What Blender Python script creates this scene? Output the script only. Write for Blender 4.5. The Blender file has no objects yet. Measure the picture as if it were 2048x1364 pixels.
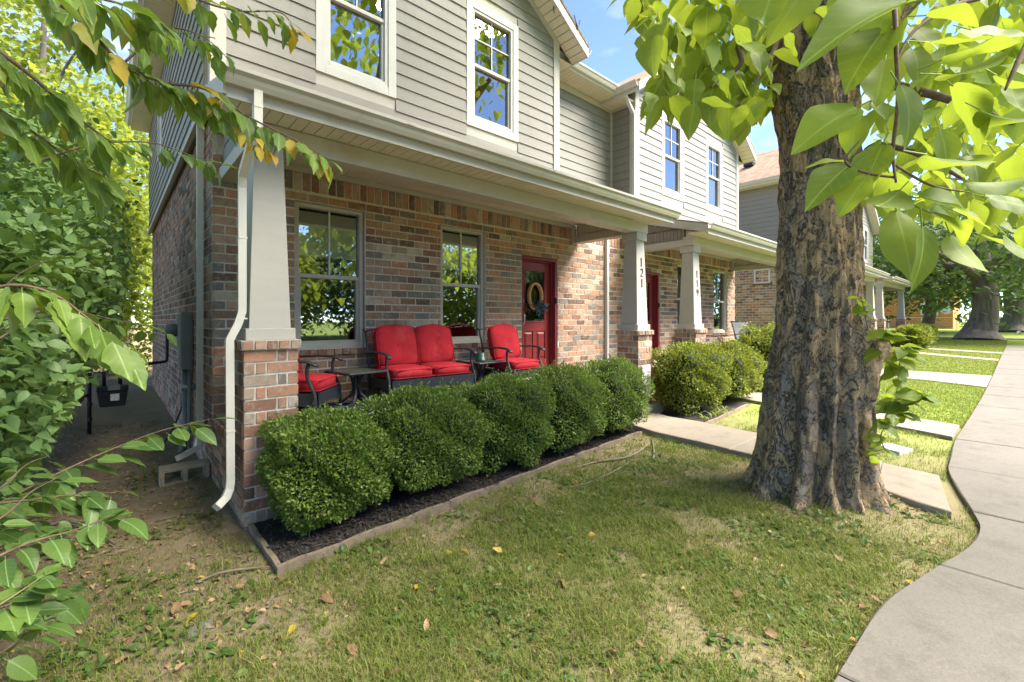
import bpy, bmesh, math, random
import numpy as np
from mathutils import Vector, Matrix
random.seed(7); RNG = np.random.default_rng(11)
S = bpy.context.scene; COL = S.collection
PI = math.pi

# ------------------------------------------------------------------ camera
TH = math.radians(48.25); EYE = 1.65; FPX = 898.0; CX = 1024.0; HY = 641.0
cam = bpy.data.cameras.new('camera'); camo = bpy.data.objects.new('camera', cam); COL.objects.link(camo)
cam.sensor_width = 36.0; cam.lens = 36.0 * FPX / 2048.0; cam.shift_y = -41.0 / 2048.0
cam.clip_start = 0.05; cam.clip_end = 1500
camo.location = (0, 0, EYE); camo.rotation_euler = (PI / 2, 0, TH - PI / 2)
S.camera = camo

# ------------------------------------------------------------------ sky, sun, exposure
SUN = Vector((0.36, -0.50, 0.79)).normalized()
w = bpy.data.worlds.new('World'); S.world = w; w.use_nodes = True
nt = w.node_tree; nt.nodes.clear()
out = nt.nodes.new('ShaderNodeOutputWorld'); bg = nt.nodes.new('ShaderNodeBackground')
sky = nt.nodes.new('ShaderNodeTexSky'); sky.sky_type = 'NISHITA'; sky.sun_disc = False
sky.sun_elevation = math.asin(SUN.z); sky.sun_rotation = math.atan2(SUN.x, SUN.y)
sky.air_density = 0.6; sky.dust_density = 0.05; sky.ozone_density = 4.0; sky.altitude = 1200
tc = nt.nodes.new('ShaderNodeTexCoord'); mp = nt.nodes.new('ShaderNodeMapping'); mp.inputs['Scale'].default_value = (2.2, 2.2, 9)
cn = nt.nodes.new('ShaderNodeTexNoise'); cn.inputs['Scale'].default_value = 1.6; cn.inputs['Detail'].default_value = 7; cn.inputs['Distortion'].default_value = 0.5
cr = nt.nodes.new('ShaderNodeValToRGB'); cr.color_ramp.elements[0].position = 0.55; cr.color_ramp.elements[1].position = 0.78
cr.color_ramp.elements[1].color = (0.75, 0.75, 0.75, 1)
mx = nt.nodes.new('ShaderNodeMix'); mx.data_type = 'RGBA'; mx.inputs[7].default_value = (2.4, 2.6, 3.0, 1)
nt.links.new(tc.outputs['Generated'], mp.inputs[0]); nt.links.new(mp.outputs[0], cn.inputs[0])
nt.links.new(cn.outputs[0], cr.inputs[0]); nt.links.new(cr.outputs[0], mx.inputs[0])
nt.links.new(sky.outputs[0], mx.inputs[6]); nt.links.new(mx.outputs[2], bg.inputs[0])
bg.inputs[1].default_value = 0.12
nt.links.new(bg.outputs[0], out.inputs[0])
sl = bpy.data.lights.new('sun', 'SUN'); sl.energy = 4.1; sl.angle = math.radians(40); sl.color = (1.0, 0.965, 0.90)
so = bpy.data.objects.new('sun', sl); COL.objects.link(so); so.location = (0, 0, 30)
so.rotation_euler = (-SUN).to_track_quat('-Z', 'Y').to_euler()
S.view_settings.view_transform = 'Standard'; S.view_settings.look = 'None'; S.view_settings.gamma = 1
S.view_settings.exposure = 2.5
S.view_settings.use_white_balance = True; S.view_settings.white_balance_temperature = 7150
S.render.engine = 'CYCLES'; S.cycles.use_denoising = True
S.cycles.max_bounces = 8; S.cycles.transparent_max_bounces = 16; S.cycles.caustics_reflective = False; S.cycles.caustics_refractive = False

# ------------------------------------------------------------------ helpers
FW = np.array([math.cos(TH), math.sin(TH), 0]); RT = np.array([math.sin(TH), -math.cos(TH), 0]); UP = np.array([0, 0, 1.0])
EYEP = np.array([0, 0, EYE])
def view(px, py, d):            # a spot d metres ahead along the line of sight measured in the photograph
    return EYEP + d * (FW + RT * (px - CX) / FPX + UP * (HY - py) / FPX)
def project(P):
    v = np.asarray(P) - EYEP; z = v @ FW; z = np.where(np.abs(z) < 1e-6, 1e-6, z)
    return CX + FPX * (v @ RT) / z, HY - FPX * v[..., 2] / z, z
def gz(x): return 0.012 * float(np.clip(x - .778, -3, 60))
def gza(x): return 0.012 * np.clip(x - .778, -3, 60)

class MB:
    def __init__(s): s.v = []; s.f = []
    def add(s, v, f):
        n = len(s.v); s.v += [tuple(p) for p in v]; s.f += [tuple(i + n for i in q) for q in f]; return s
    def box(s, x0, x1, y0, y1, z0, z1):
        return s.add([(x0,y0,z0),(x1,y0,z0),(x1,y1,z0),(x0,y1,z0),(x0,y0,z1),(x1,y0,z1),(x1,y1,z1),(x0,y1,z1)],
                     [(0,3,2,1),(4,5,6,7),(0,1,5,4),(1,2,6,5),(2,3,7,6),(3,0,4,7)])
    def frustum(s, a, b):        # a, b: (x0,x1,y0,y1,z)
        return s.add([(a[0],a[2],a[4]),(a[1],a[2],a[4]),(a[1],a[3],a[4]),(a[0],a[3],a[4]),(b[0],b[2],b[4]),(b[1],b[2],b[4]),(b[1],b[3],b[4]),(b[0],b[3],b[4])],
                     [(0,3,2,1),(4,5,6,7),(0,1,5,4),(1,2,6,5),(2,3,7,6),(3,0,4,7)])
    def prism(s, poly, vec):     # poly: 3-D polygon, swept by vec
        n = len(poly); vec = Vector(vec); a = [Vector(p) for p in poly]; b = [p + vec for p in a]
        f = [tuple(range(n - 1, -1, -1)), tuple(range(n, 2 * n))] + [(i, (i + 1) % n, n + (i + 1) % n, n + i) for i in range(n)]
        return s.add(a + b, f)
    def tube(s, pts, rad, n=8, cap=True, flat=None):
        P = [Vector(p) for p in pts]; m = len(P)
        if not hasattr(rad, '__len__'): rad = [rad] * m
        up = Vector((0, 0, 1)); vs = []; nrm = None
        for i in range(m):
            t = (P[min(i + 1, m - 1)] - P[max(i - 1, 0)]).normalized()
            if nrm is None:
                nrm = t.cross(up if abs(t.z) < .95 else Vector((1, 0, 0))).normalized()
            else:
                nrm = (nrm - t * nrm.dot(t)).normalized()
            b = t.cross(nrm)
            for k in range(n):
                a = 2 * PI * k / n
                if n == 4: a += PI / 4
                r = rad[i]
                ca, sa = math.cos(a) * r, math.sin(a) * r
                if flat: ca *= flat[0]; sa *= flat[1]
                vs.append(P[i] + nrm * ca + b * sa)
        f = [(i * n + k, i * n + (k + 1) % n, (i + 1) * n + (k + 1) % n, (i + 1) * n + k) for i in range(m - 1) for k in range(n)]
        if cap: f += [tuple(range(n - 1, -1, -1)), tuple(range((m - 1) * n, m * n))]
        return s.add(vs, f)
    def lathe(s, prof, c, n=24, axis='z'):   # prof: (r, h)
        vs = []
        for r, h in prof:
            for k in range(n):
                a = 2 * PI * k / n; p = (r * math.cos(a), r * math.sin(a), h)
                if axis == 'x': p = (p[2], p[0], p[1])
                if axis == 'y': p = (p[0], p[2], p[1])
                vs.append((c[0] + p[0], c[1] + p[1], c[2] + p[2]))
        m = len(prof)
        f = [(i * n + k, i * n + (k + 1) % n, (i + 1) * n + (k + 1) % n, (i + 1) * n + k) for i in range(m - 1) for k in range(n)]
        f += [tuple(range(n - 1, -1, -1)), tuple(range((m - 1) * n, m * n))]
        return s.add(vs, f)
    def mesh(s, name, m=None, smooth=False, bevel=0):
        me = bpy.data.meshes.new(name); me.from_pydata(s.v, [], s.f); me.update()
        bm = bmesh.new(); bm.from_mesh(me); bmesh.ops.recalc_face_normals(bm, faces=bm.faces)
        if bevel: bmesh.ops.bevel(bm, geom=bm.edges, offset=bevel, segments=2, affect='EDGES', profile=.6)
        bm.to_mesh(me); bm.free()
        if m: me.materials.append(m)
        if smooth: me.polygons.foreach_set('use_smooth', [True] * len(me.polygons))
        return me
    def build(s, name, m, parent=None, smooth=False, bevel=0):
        return link(name, s.mesh(name, m, smooth, bevel), parent)

def link(name, me, parent=None, mat=None):
    o = bpy.data.objects.new(name, me); COL.objects.link(o)
    if mat is not None: o.matrix_world = mat
    if parent is not None: o.parent = parent
    return o
def empty(name, loc=(0, 0, 0)):
    o = bpy.data.objects.new(name, None); COL.objects.link(o); o.location = loc; o.empty_display_size = .1; return o
def tag(o, label=None, cat=None, group=None, kind=None):
    if label: o['label'] = label
    if cat: o['category'] = cat
    if group: o['group'] = group
    if kind: o['kind'] = kind
    return o
def thing(name, label, cat, group=None): return tag(empty(name), label, cat, group)
def copy_tree(o, parent=None):
    c = o.copy(); COL.objects.link(c); c.parent = parent
    for ch in o.children: copy_tree(ch, c)
    return c
def np_mesh(name, V, F, m, rnd=None, smooth=False):
    me = bpy.data.meshes.new(name); V = np.ascontiguousarray(V, dtype=np.float32); F = np.ascontiguousarray(F, dtype=np.int32)
    k = F.shape[1]; me.vertices.add(len(V)); me.vertices.foreach_set('co', V.ravel())
    me.loops.add(F.size); me.loops.foreach_set('vertex_index', F.ravel())
    me.polygons.add(len(F)); me.polygons.foreach_set('loop_start', np.arange(0, F.size, k, dtype=np.int32))
    me.polygons.foreach_set('loop_total', np.full(len(F), k, dtype=np.int32))
    if smooth: me.polygons.foreach_set('use_smooth', np.ones(len(F), dtype=bool))
    me.update(calc_edges=True)
    if not smooth: me.shade_flat()
    if rnd is not None:
        a = me.attributes.new('rnd', 'FLOAT', 'FACE'); a.data.foreach_set('value', np.ascontiguousarray(rnd, dtype=np.float32))
    if m: me.materials.append(m)
    return me
def basis(D, N):                # columns side, length, normal for N leaves
    D = D / np.linalg.norm(D, axis=1, keepdims=True)
    X = np.cross(D, N); X /= np.linalg.norm(X, axis=1, keepdims=True) + 1e-9
    Z = np.cross(X, D)
    return np.stack([X, D, Z], axis=2)
def scatter(name, tmpl, P, D, N, sc, m, smooth=False):
    tv, tf = np.array(tmpl[0], float), np.array(tmpl[1], int)
    B = basis(D, N); n = len(P)
    V = np.einsum('nij,kj->nki', B, tv) * np.asarray(sc).reshape(-1, 1, 1) + P[:, None, :]
    F = (tf[None] + (np.arange(n) * len(tv))[:, None, None]).reshape(-1, tf.shape[1])
    r = np.repeat(RNG.random(n), len(tf))
    return np_mesh(name, V.reshape(-1, 3), F, m, r, smooth)
def unit(n):
    v = RNG.normal(size=(n, 3)); return v / np.linalg.norm(v, axis=1, keepdims=True)

# ------------------------------------------------------------------ materials
def mat(name):
    m = bpy.data.materials.new(name); m.use_nodes = True; t = m.node_tree; t.nodes.clear()
    o = t.nodes.new('ShaderNodeOutputMaterial'); return m, t, o
def N(t, k, **kw):
    n = t.nodes.new(k)
    for a, b in kw.items():
        if a.startswith('i_'): n.inputs[int(a[2:])].default_value = b
        else: setattr(n, a, b)
    return n
def noise(t, scale, detail=4, rough=.55, coord='P', dist=0, stretch=None):
    n = N(t, 'ShaderNodeTexNoise'); n.inputs['Scale'].default_value = scale; n.inputs['Detail'].default_value = detail
    n.inputs['Roughness'].default_value = rough; n.inputs['Distortion'].default_value = dist
    src = N(t, 'ShaderNodeNewGeometry').outputs['Position'] if coord == 'P' else N(t, 'ShaderNodeTexCoord').outputs['Object']
    if stretch:
        q = N(t, 'ShaderNodeMapping'); q.inputs['Scale'].default_value = stretch; t.links.new(src, q.inputs[0]); src = q.outputs[0]
    t.links.new(src, n.inputs['Vector']); return n.outputs[0]
def ramp(t, src, stops, interp='LINEAR'):
    r = N(t, 'ShaderNodeValToRGB'); e = r.color_ramp; e.interpolation = interp
    while len(e.elements) < len(stops): e.elements.new(.5)
    for el, (p, c) in zip(e.elements, stops):
        el.position = p; el.color = (c, c, c, 1) if not hasattr(c, '__len__') else (*c, 1)
    t.links.new(src, r.inputs[0]); return r.outputs[0]
def mixc(t, fac, a, b, mode='MIX'):
    n = N(t, 'ShaderNodeMix', data_type='RGBA', blend_type=mode)
    for i, s in ((0, fac), (6, a), (7, b)):
        if hasattr(s, 'is_linked') or hasattr(s, 'links'): t.links.new(s, n.inputs[i])
        else: n.inputs[i].default_value = (*s, 1) if hasattr(s, '__len__') else s
    return n.outputs[2]
def rand(t):
    a = N(t, 'ShaderNodeAttribute', attribute_name='rnd'); o = N(t, 'ShaderNodeObjectInfo')
    ad = N(t, 'ShaderNodeMath', operation='ADD'); t.links.new(a.outputs['Fac'], ad.inputs[0]); t.links.new(o.outputs['Random'], ad.inputs[1])
    fr = N(t, 'ShaderNodeMath', operation='FRACT'); t.links.new(ad.outputs[0], fr.inputs[0]); return fr.outputs[0]
def bump(t, src, strength, dist=.01):
    b = N(t, 'ShaderNodeBump'); b.inputs['Strength'].default_value = strength; b.inputs['Distance'].default_value = dist
    t.links.new(src, b.inputs['Height']); return b.outputs[0]
def principled(t, o, col, rough=.6, spec=.3, nrm=None, metal=0, coat=0):
    p = N(t, 'ShaderNodeBsdfPrincipled')
    if hasattr(col, 'links'): t.links.new(col, p.inputs['Base Color'])
    else: p.inputs['Base Color'].default_value = (*col, 1)
    if hasattr(rough, 'links'): t.links.new(rough, p.inputs['Roughness'])
    else: p.inputs['Roughness'].default_value = rough
    p.inputs['Specular IOR Level'].default_value = spec; p.inputs['Metallic'].default_value = metal
    if nrm is not None: t.links.new(nrm, p.inputs['Normal'])
    t.links.new(p.outputs[0], o.inputs[0]); return p
def mk(name, col, rough=.6, var=.12, nscale=6, bmp=0, bscale=60, spec=.3, metal=0, stretch=None, dirt=None):
    m, t, o = mat(name)
    n = noise(t, nscale, 5, stretch=stretch); c = mixc(t, ramp(t, n, [(.3, 0.), (.7, 1.)]), tuple(x * (1 - var) for x in col), tuple(min(1, x * (1 + var)) for x in col))
    if dirt:
        d = noise(t, dirt[1], 6, .7, dist=.6, stretch=dirt[3] if len(dirt) > 3 else None); c = mixc(t, ramp(t, d, [(dirt[2], 0.), (dirt[2] + .14, .8)]), c, dirt[0])
    nr = bump(t, noise(t, bscale, 4), bmp, .004) if bmp else None
    principled(t, o, c, rough, spec, nr, metal); return m

def m_brick():
    m, t, o = mat('brick'); r = rand(t)
    base = ramp(t, r, [(0, (.13, .085, .07)), (.10, (.26, .135, .095)), (.22, (.38, .215, .15)), (.34, (.44, .225, .145)), (.46, (.34, .235, .175)), (.58, (.19, .175, .165)), (.69, (.36, .275, .215)), (.80, (.47, .30, .22)), (.90, (.48, .40, .33)), (.95, (.20, .135, .115))], 'CONSTANT')
    bn = noise(t, 9, 5, .65, dist=.8); c = mixc(t, ramp(t, bn, [(.46, 0.), (.66, .55)]), base, (.17, .105, .065))
    sm = noise(t, 16, 6, .7, dist=1.2); c = mixc(t, ramp(t, sm, [(.53, 0.), (.68, .65)]), c, (.50, .43, .37))
    c = mixc(t, ramp(t, noise(t, 120, 3), [(.3, 0.), (.7, .25)]), c, (.10, .07, .05))
    principled(t, o, c, .9, .15, bump(t, noise(t, 90, 5, .7), .6, .006)); return m
def m_siding():
    m, t, o = mat('siding'); n = noise(t, 3, 4, stretch=(1, 1, 6)); g = noise(t, 26, 5, .7, stretch=(.35, .35, 5))
    c = mixc(t, n, (.205, .198, .18), (.235, .228, .208)); c = mixc(t, ramp(t, noise(t, 1.3, 6, .7), [(.5, 0.), (.75, .35)]), c, (.18, .174, .158))
    c = mixc(t, ramp(t, noise(t, 9, 6, .7, stretch=(1, 1, .12)), [(.55, 0.), (.72, .3)]), c, (.13, .125, .112))
    principled(t, o, c, .55, .3, bump(t, g, .12, .004)); return m
def m_leaf(name, stops, trans, rough=.45, tmix=.45, vein=False, spec=.35):
    m, t, o = mat(name); r = rand(t); c = ramp(t, r, stops)
    c = mixc(t, ramp(t, noise(t, 7, 4), [(.35, 0.), (.7, .35)]), c, tuple(x * .65 for x in stops[0][1]))
    tb = mixc(t, .5, c, trans, 'MIX')
    p = principled(t, o, c, rough, spec)
    tr = N(t, 'ShaderNodeBsdfTranslucent'); t.links.new(tb, tr.inputs[0])
    ms = N(t, 'ShaderNodeMixShader'); ms.inputs[0].default_value = tmix
    t.links.new(p.outputs[0], ms.inputs[1]); t.links.new(tr.outputs[0], ms.inputs[2]); t.links.new(ms.outputs[0], o.inputs[0])
    if vein:                      # midrib and side veins in the leaf's own length/width coordinates
        uv = N(t, 'ShaderNodeAttribute', attribute_name='lv'); sp = N(t, 'ShaderNodeSeparateXYZ'); t.links.new(uv.outputs['Vector'], sp.inputs[0])
        ab = N(t, 'ShaderNodeMath', operation='ABSOLUTE'); t.links.new(sp.outputs[0], ab.inputs[0])
        mid = ramp(t, ab.outputs[0], [(.0, 1.), (.022, .0)])
        q = N(t, 'ShaderNodeMath', operation='MULTIPLY_ADD'); t.links.new(ab.outputs[0], q.inputs[0]); q.inputs[1].default_value = -.9; t.links.new(sp.outputs[1], q.inputs[2])
        q2 = N(t, 'ShaderNodeMath', operation='MULTIPLY'); t.links.new(q.outputs[0], q2.inputs[0]); q2.inputs[1].default_value = 6.5
        q3 = N(t, 'ShaderNodeMath', operation='FRACT'); t.links.new(q2.outputs[0], q3.inputs[0])
        sv = ramp(t, q3.outputs[0], [(0., .55), (.05, .0), (.95, 0.), (1., .55)])
        vm = N(t, 'ShaderNodeMath', operation='MAXIMUM'); t.links.new(mid, vm.inputs[0]); t.links.new(sv, vm.inputs[1])
        hl = tuple(min(1, x * 1.8 + .05) for x in stops[1][1])
        c2 = mixc(t, vm.outputs[0], c, hl); c2 = mixc(t, ramp(t, noise(t, 55, 3, .6), [(.68, 0.), (.73, .75)]), c2, (.17, .11, .03)); t.links.new(c2, p.inputs['Base Color'])
        t.links.new(mixc(t, vm.outputs[0], tb, tuple(x * .6 for x in trans)), tr.inputs[0])
    return m
def m_bark():
    m, t, o = mat('bark')
    a = noise(t, 9, 9, .68, dist=.7, stretch=(1, 1, .6)); b = noise(t, 3.2, 7, .66, dist=.9, stretch=(1, 1, .45)); fine = noise(t, 45, 7, .75, stretch=(1, 1, .55)); st = noise(t, 5.5, 6, .7, dist=.4, stretch=(1, 1, .16))
    tan = mixc(t, fine, (.40, .28, .16), (.66, .49, .30)); grey = mixc(t, fine, (.20, .165, .13), (.46, .385, .305)); dark = mixc(t, fine, (.105, .09, .075), (.30, .26, .215))
    c = mixc(t, ramp(t, a, [(.475, 0.), (.50, 1.)]), grey, tan)
    c = mixc(t, ramp(t, b, [(.53, 0.), (.60, .8)]), c, dark)
    c = mixc(t, ramp(t, st, [(.55, 0.), (.63, .75)]), c, mixc(t, fine, (.13, .118, .108), (.33, .295, .265)))
    e = noise(t, 17, 9, .7, dist=.9, stretch=(1, 1, .6)); edge = ramp(t, a, [(.455, 0.), (.47, .85), (.485, 0.)]); edge2 = ramp(t, e, [(.485, 0.), (.50, .8), (.515, 0.)])
    brk = ramp(t, noise(t, 11, 3), [(.46, 0.), (.56, 1.)]); em = N(t, 'ShaderNodeMath', operation='MULTIPLY'); t.links.new(edge2, em.inputs[0]); t.links.new(brk, em.inputs[1]); ex = N(t, 'ShaderNodeMath', operation='MAXIMUM'); t.links.new(edge, ex.inputs[0]); t.links.new(em.outputs[0], ex.inputs[1])
    c = mixc(t, ex.outputs[0], c, (.045, .037, .03))
    c = mixc(t, ramp(t, noise(t, 34, 5, .6, dist=1.5), [(.60, 0.), (.65, .9)]), c, (.045, .037, .03))
    plate = ramp(t, a, [(.45, 0.), (.49, .6), (.6, .8)]); h0 = N(t, 'ShaderNodeMath', operation='SUBTRACT'); t.links.new(plate, h0.inputs[0]); t.links.new(ex.outputs[0], h0.inputs[1])
    h = N(t, 'ShaderNodeMath', operation='MULTIPLY_ADD'); t.links.new(fine, h.inputs[0]); h.inputs[1].default_value = 1.1; t.links.new(h0.outputs[0], h.inputs[2])
    principled(t, o, c, .95, .08, bump(t, h.outputs[0], 1.0, .03)); return m
def m_ground():
    m, t, o = mat('ground'); n1 = noise(t, .9, 6, .62, dist=.4); n2 = noise(t, 5, 7, .7, dist=.5); n3 = noise(t, 45, 6, .75)
    soil = mixc(t, n2, (.17, .125, .08), (.36, .29, .205)); soil = mixc(t, ramp(t, n3, [(.35, 0.), (.65, .55)]), soil, (.11, .078, .05))
    g = N(t, 'ShaderNodeNewGeometry'); sp = N(t, 'ShaderNodeSeparateXYZ'); t.links.new(g.outputs['Position'], sp.inputs[0])
    moss = mixc(t, n3, (.07, .08, .022), (.19, .18, .05))
    side = ramp(t, noise(t, 2.3, 8, .75, dist=.3), [(.40, 0.), (.66, .6)])
    soil = mixc(t, side, soil, moss)
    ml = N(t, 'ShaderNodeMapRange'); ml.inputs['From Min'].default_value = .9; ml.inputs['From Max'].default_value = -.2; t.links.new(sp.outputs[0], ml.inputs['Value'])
    shade_soil = mixc(t, n3, (.06, .045, .03), (.17, .13, .08)); mf = N(t, 'ShaderNodeMath', operation='MULTIPLY'); t.links.new(ml.outputs[0], mf.inputs[0]); mf.inputs[1].default_value = .7  # side yard shade painted into the soil colour, darker toward low x
    thatch = mixc(t, n3, (.14, .125, .06), (.25, .22, .125)); tl = N(t, 'ShaderNodeMapRange'); tl.inputs['From Min'].default_value = 3.3; tl.inputs['From Max'].default_value = 2.2; t.links.new(sp.outputs[1], tl.inputs['Value'])
    tm_ = N(t, 'ShaderNodeMath', operation='MULTIPLY'); t.links.new(tl.outputs[0], tm_.inputs[0]); t.links.new(ramp(t, n1, [(.36, .15), (.56, .75)]), tm_.inputs[1])
    soil = mixc(t, tm_.outputs[0], soil, thatch); soil = mixc(t, mf.outputs[0], soil, shade_soil)
    grass = mixc(t, n3, (.11, .16, .025), (.19, .255, .045))
    # beyond the shaded yard the lawn is closed turf
    mr = N(t, 'ShaderNodeMapRange'); mr.inputs['From Min'].default_value = 5.6; mr.inputs['From Max'].default_value = 9.5; t.links.new(sp.outputs[0], mr.inputs['Value'])
    c = mixc(t, mr.outputs[0], soil, grass)
    principled(t, o, c, .95, .1, bump(t, n2, .8, .03)); return m
def m_concrete(name, a, b):
    m, t, o = mat(name); n = noise(t, 1.1, 6, .65, dist=.5); f = noise(t, 70, 5, .7); st = noise(t, 4, 7, .7)
    c = mixc(t, n, a, b); c = mixc(t, ramp(t, st, [(.52, 0.), (.75, .55)]), c, tuple(x * .6 for x in a)); c = mixc(t, ramp(t, f, [(.35, .35), (.6, 0.)]), c, tuple(x * .55 for x in a))
    c = mixc(t, ramp(t, noise(t, 150, 2), [(.64, 0.), (.7, .5)]), c, tuple(x * 1.25 for x in b))
    c = mixc(t, ramp(t, noise(t, 2.2, 6, .7, dist=.8), [(.56, 0.), (.72, .5)]), c, tuple(x * .62 for x in a))
    principled(t, o, c, .88, .2, bump(t, f, .25, .004)); return m
def m_shingle():
    m, t, o = mat('shingle'); b = N(t, 'ShaderNodeTexBrick'); g = N(t, 'ShaderNodeNewGeometry'); q = N(t, 'ShaderNodeMapping'); t.links.new(g.outputs['Position'], q.inputs[0])
    q.inputs['Rotation'].default_value = (PI / 2, 0, PI / 2); t.links.new(q.outputs[0], b.inputs[0])
    b.inputs['Color1'].default_value = (.30, .20, .14, 1); b.inputs['Color2'].default_value = (.20, .135, .10, 1); b.inputs['Mortar'].default_value = (.11, .075, .055, 1)
    b.inputs['Scale'].default_value = 1; b.inputs['Brick Width'].default_value = .3; b.inputs['Row Height'].default_value = .1; b.inputs['Mortar Size'].default_value = .008
    c = mixc(t, ramp(t, noise(t, 5, 5), [(.4, 0.), (.6, .5)]), b.outputs[0], (.34, .26, .20))
    principled(t, o, c, .95, .1, bump(t, noise(t, 80, 3), .5, .005)); return m
def m_glass(name, tint, refl=.35):
    m, t, o = mat(name); tr = N(t, 'ShaderNodeBsdfTransparent'); tr.inputs[0].default_value = (*tint, 1)
    gl = N(t, 'ShaderNodeBsdfGlossy'); gl.inputs['Roughness'].default_value = .012; gl.inputs[0].default_value = (.95, .97, 1, 1)
    nb = bump(t, noise(t, 1.7, 2), .02, .02); t.links.new(nb, gl.inputs['Normal'])
    fr = N(t, 'ShaderNodeFresnel'); fr.inputs[0].default_value = 1.55; ad = N(t, 'ShaderNodeMath', operation='MULTIPLY_ADD', use_clamp=True)
    t.links.new(fr.outputs[0], ad.inputs[0]); ad.inputs[1].default_value = 1.15; ad.inputs[2].default_value = refl
    ms = N(t, 'ShaderNodeMixShader'); t.links.new(ad.outputs[0], ms.inputs[0]); t.links.new(tr.outputs[0], ms.inputs[1]); t.links.new(gl.outputs[0], ms.inputs[2])
    t.links.new(ms.outputs[0], o.inputs[0]); return m
def m_wicker():
    m, t, o = mat('wicker'); g = N(t, 'ShaderNodeTexCoord'); wv = N(t, 'ShaderNodeTexChecker'); wv.inputs['Scale'].default_value = 70
    t.links.new(g.outputs['Object'], wv.inputs[0]); c = mixc(t, wv.outputs[1], (.012, .015, .02), (.045, .05, .06))
    principled(t, o, c, .45, .4, bump(t, wv.outputs[1], .8, .004)); return m
def m_rug():
    m, t, o = mat('rug'); g = N(t, 'ShaderNodeNewGeometry'); v = N(t, 'ShaderNodeTexVoronoi', feature='DISTANCE_TO_EDGE'); v.inputs['Scale'].default_value = 5
    t.links.new(g.outputs['Position'], v.inputs['Vector']); c = mixc(t, ramp(t, v.outputs['Distance'], [(.03, 1.), (.07, 0.)]), (.018, .024, .045), (.33, .34, .35))
    principled(t, o, c, .95, .1); return m
def m_flag():
    m, t, o = mat('flag_cloth'); g = N(t, 'ShaderNodeNewGeometry'); sp = N(t, 'ShaderNodeSeparateXYZ'); t.links.new(g.outputs['Position'], sp.inputs[0])
    mr = N(t, 'ShaderNodeMapRange'); mr.inputs['From Min'].default_value = .40; mr.inputs['From Max'].default_value = .92; t.links.new(sp.outputs[2], mr.inputs['Value'])
    c = ramp(t, mr.outputs[0], [(0, (.34, .33, .42)), (.08, (.55, .47, .54)), (.40, (.55, .44, .50)), (.48, (.30, .30, .33)), (.62, (.33, .34, .38)), (.68, (.62, .45, .47)), (.76, (.62, .47, .50)), (.79, (.24, .29, .31)), (.84, (.60, .48, .54)), (1, (.62, .50, .56))])
    c = mixc(t, ramp(t, noise(t, 22, 4), [(.5, 0.), (.6, .6)]), c, (.70, .62, .63)); principled(t, o, c, .9, .1); return m
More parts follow.
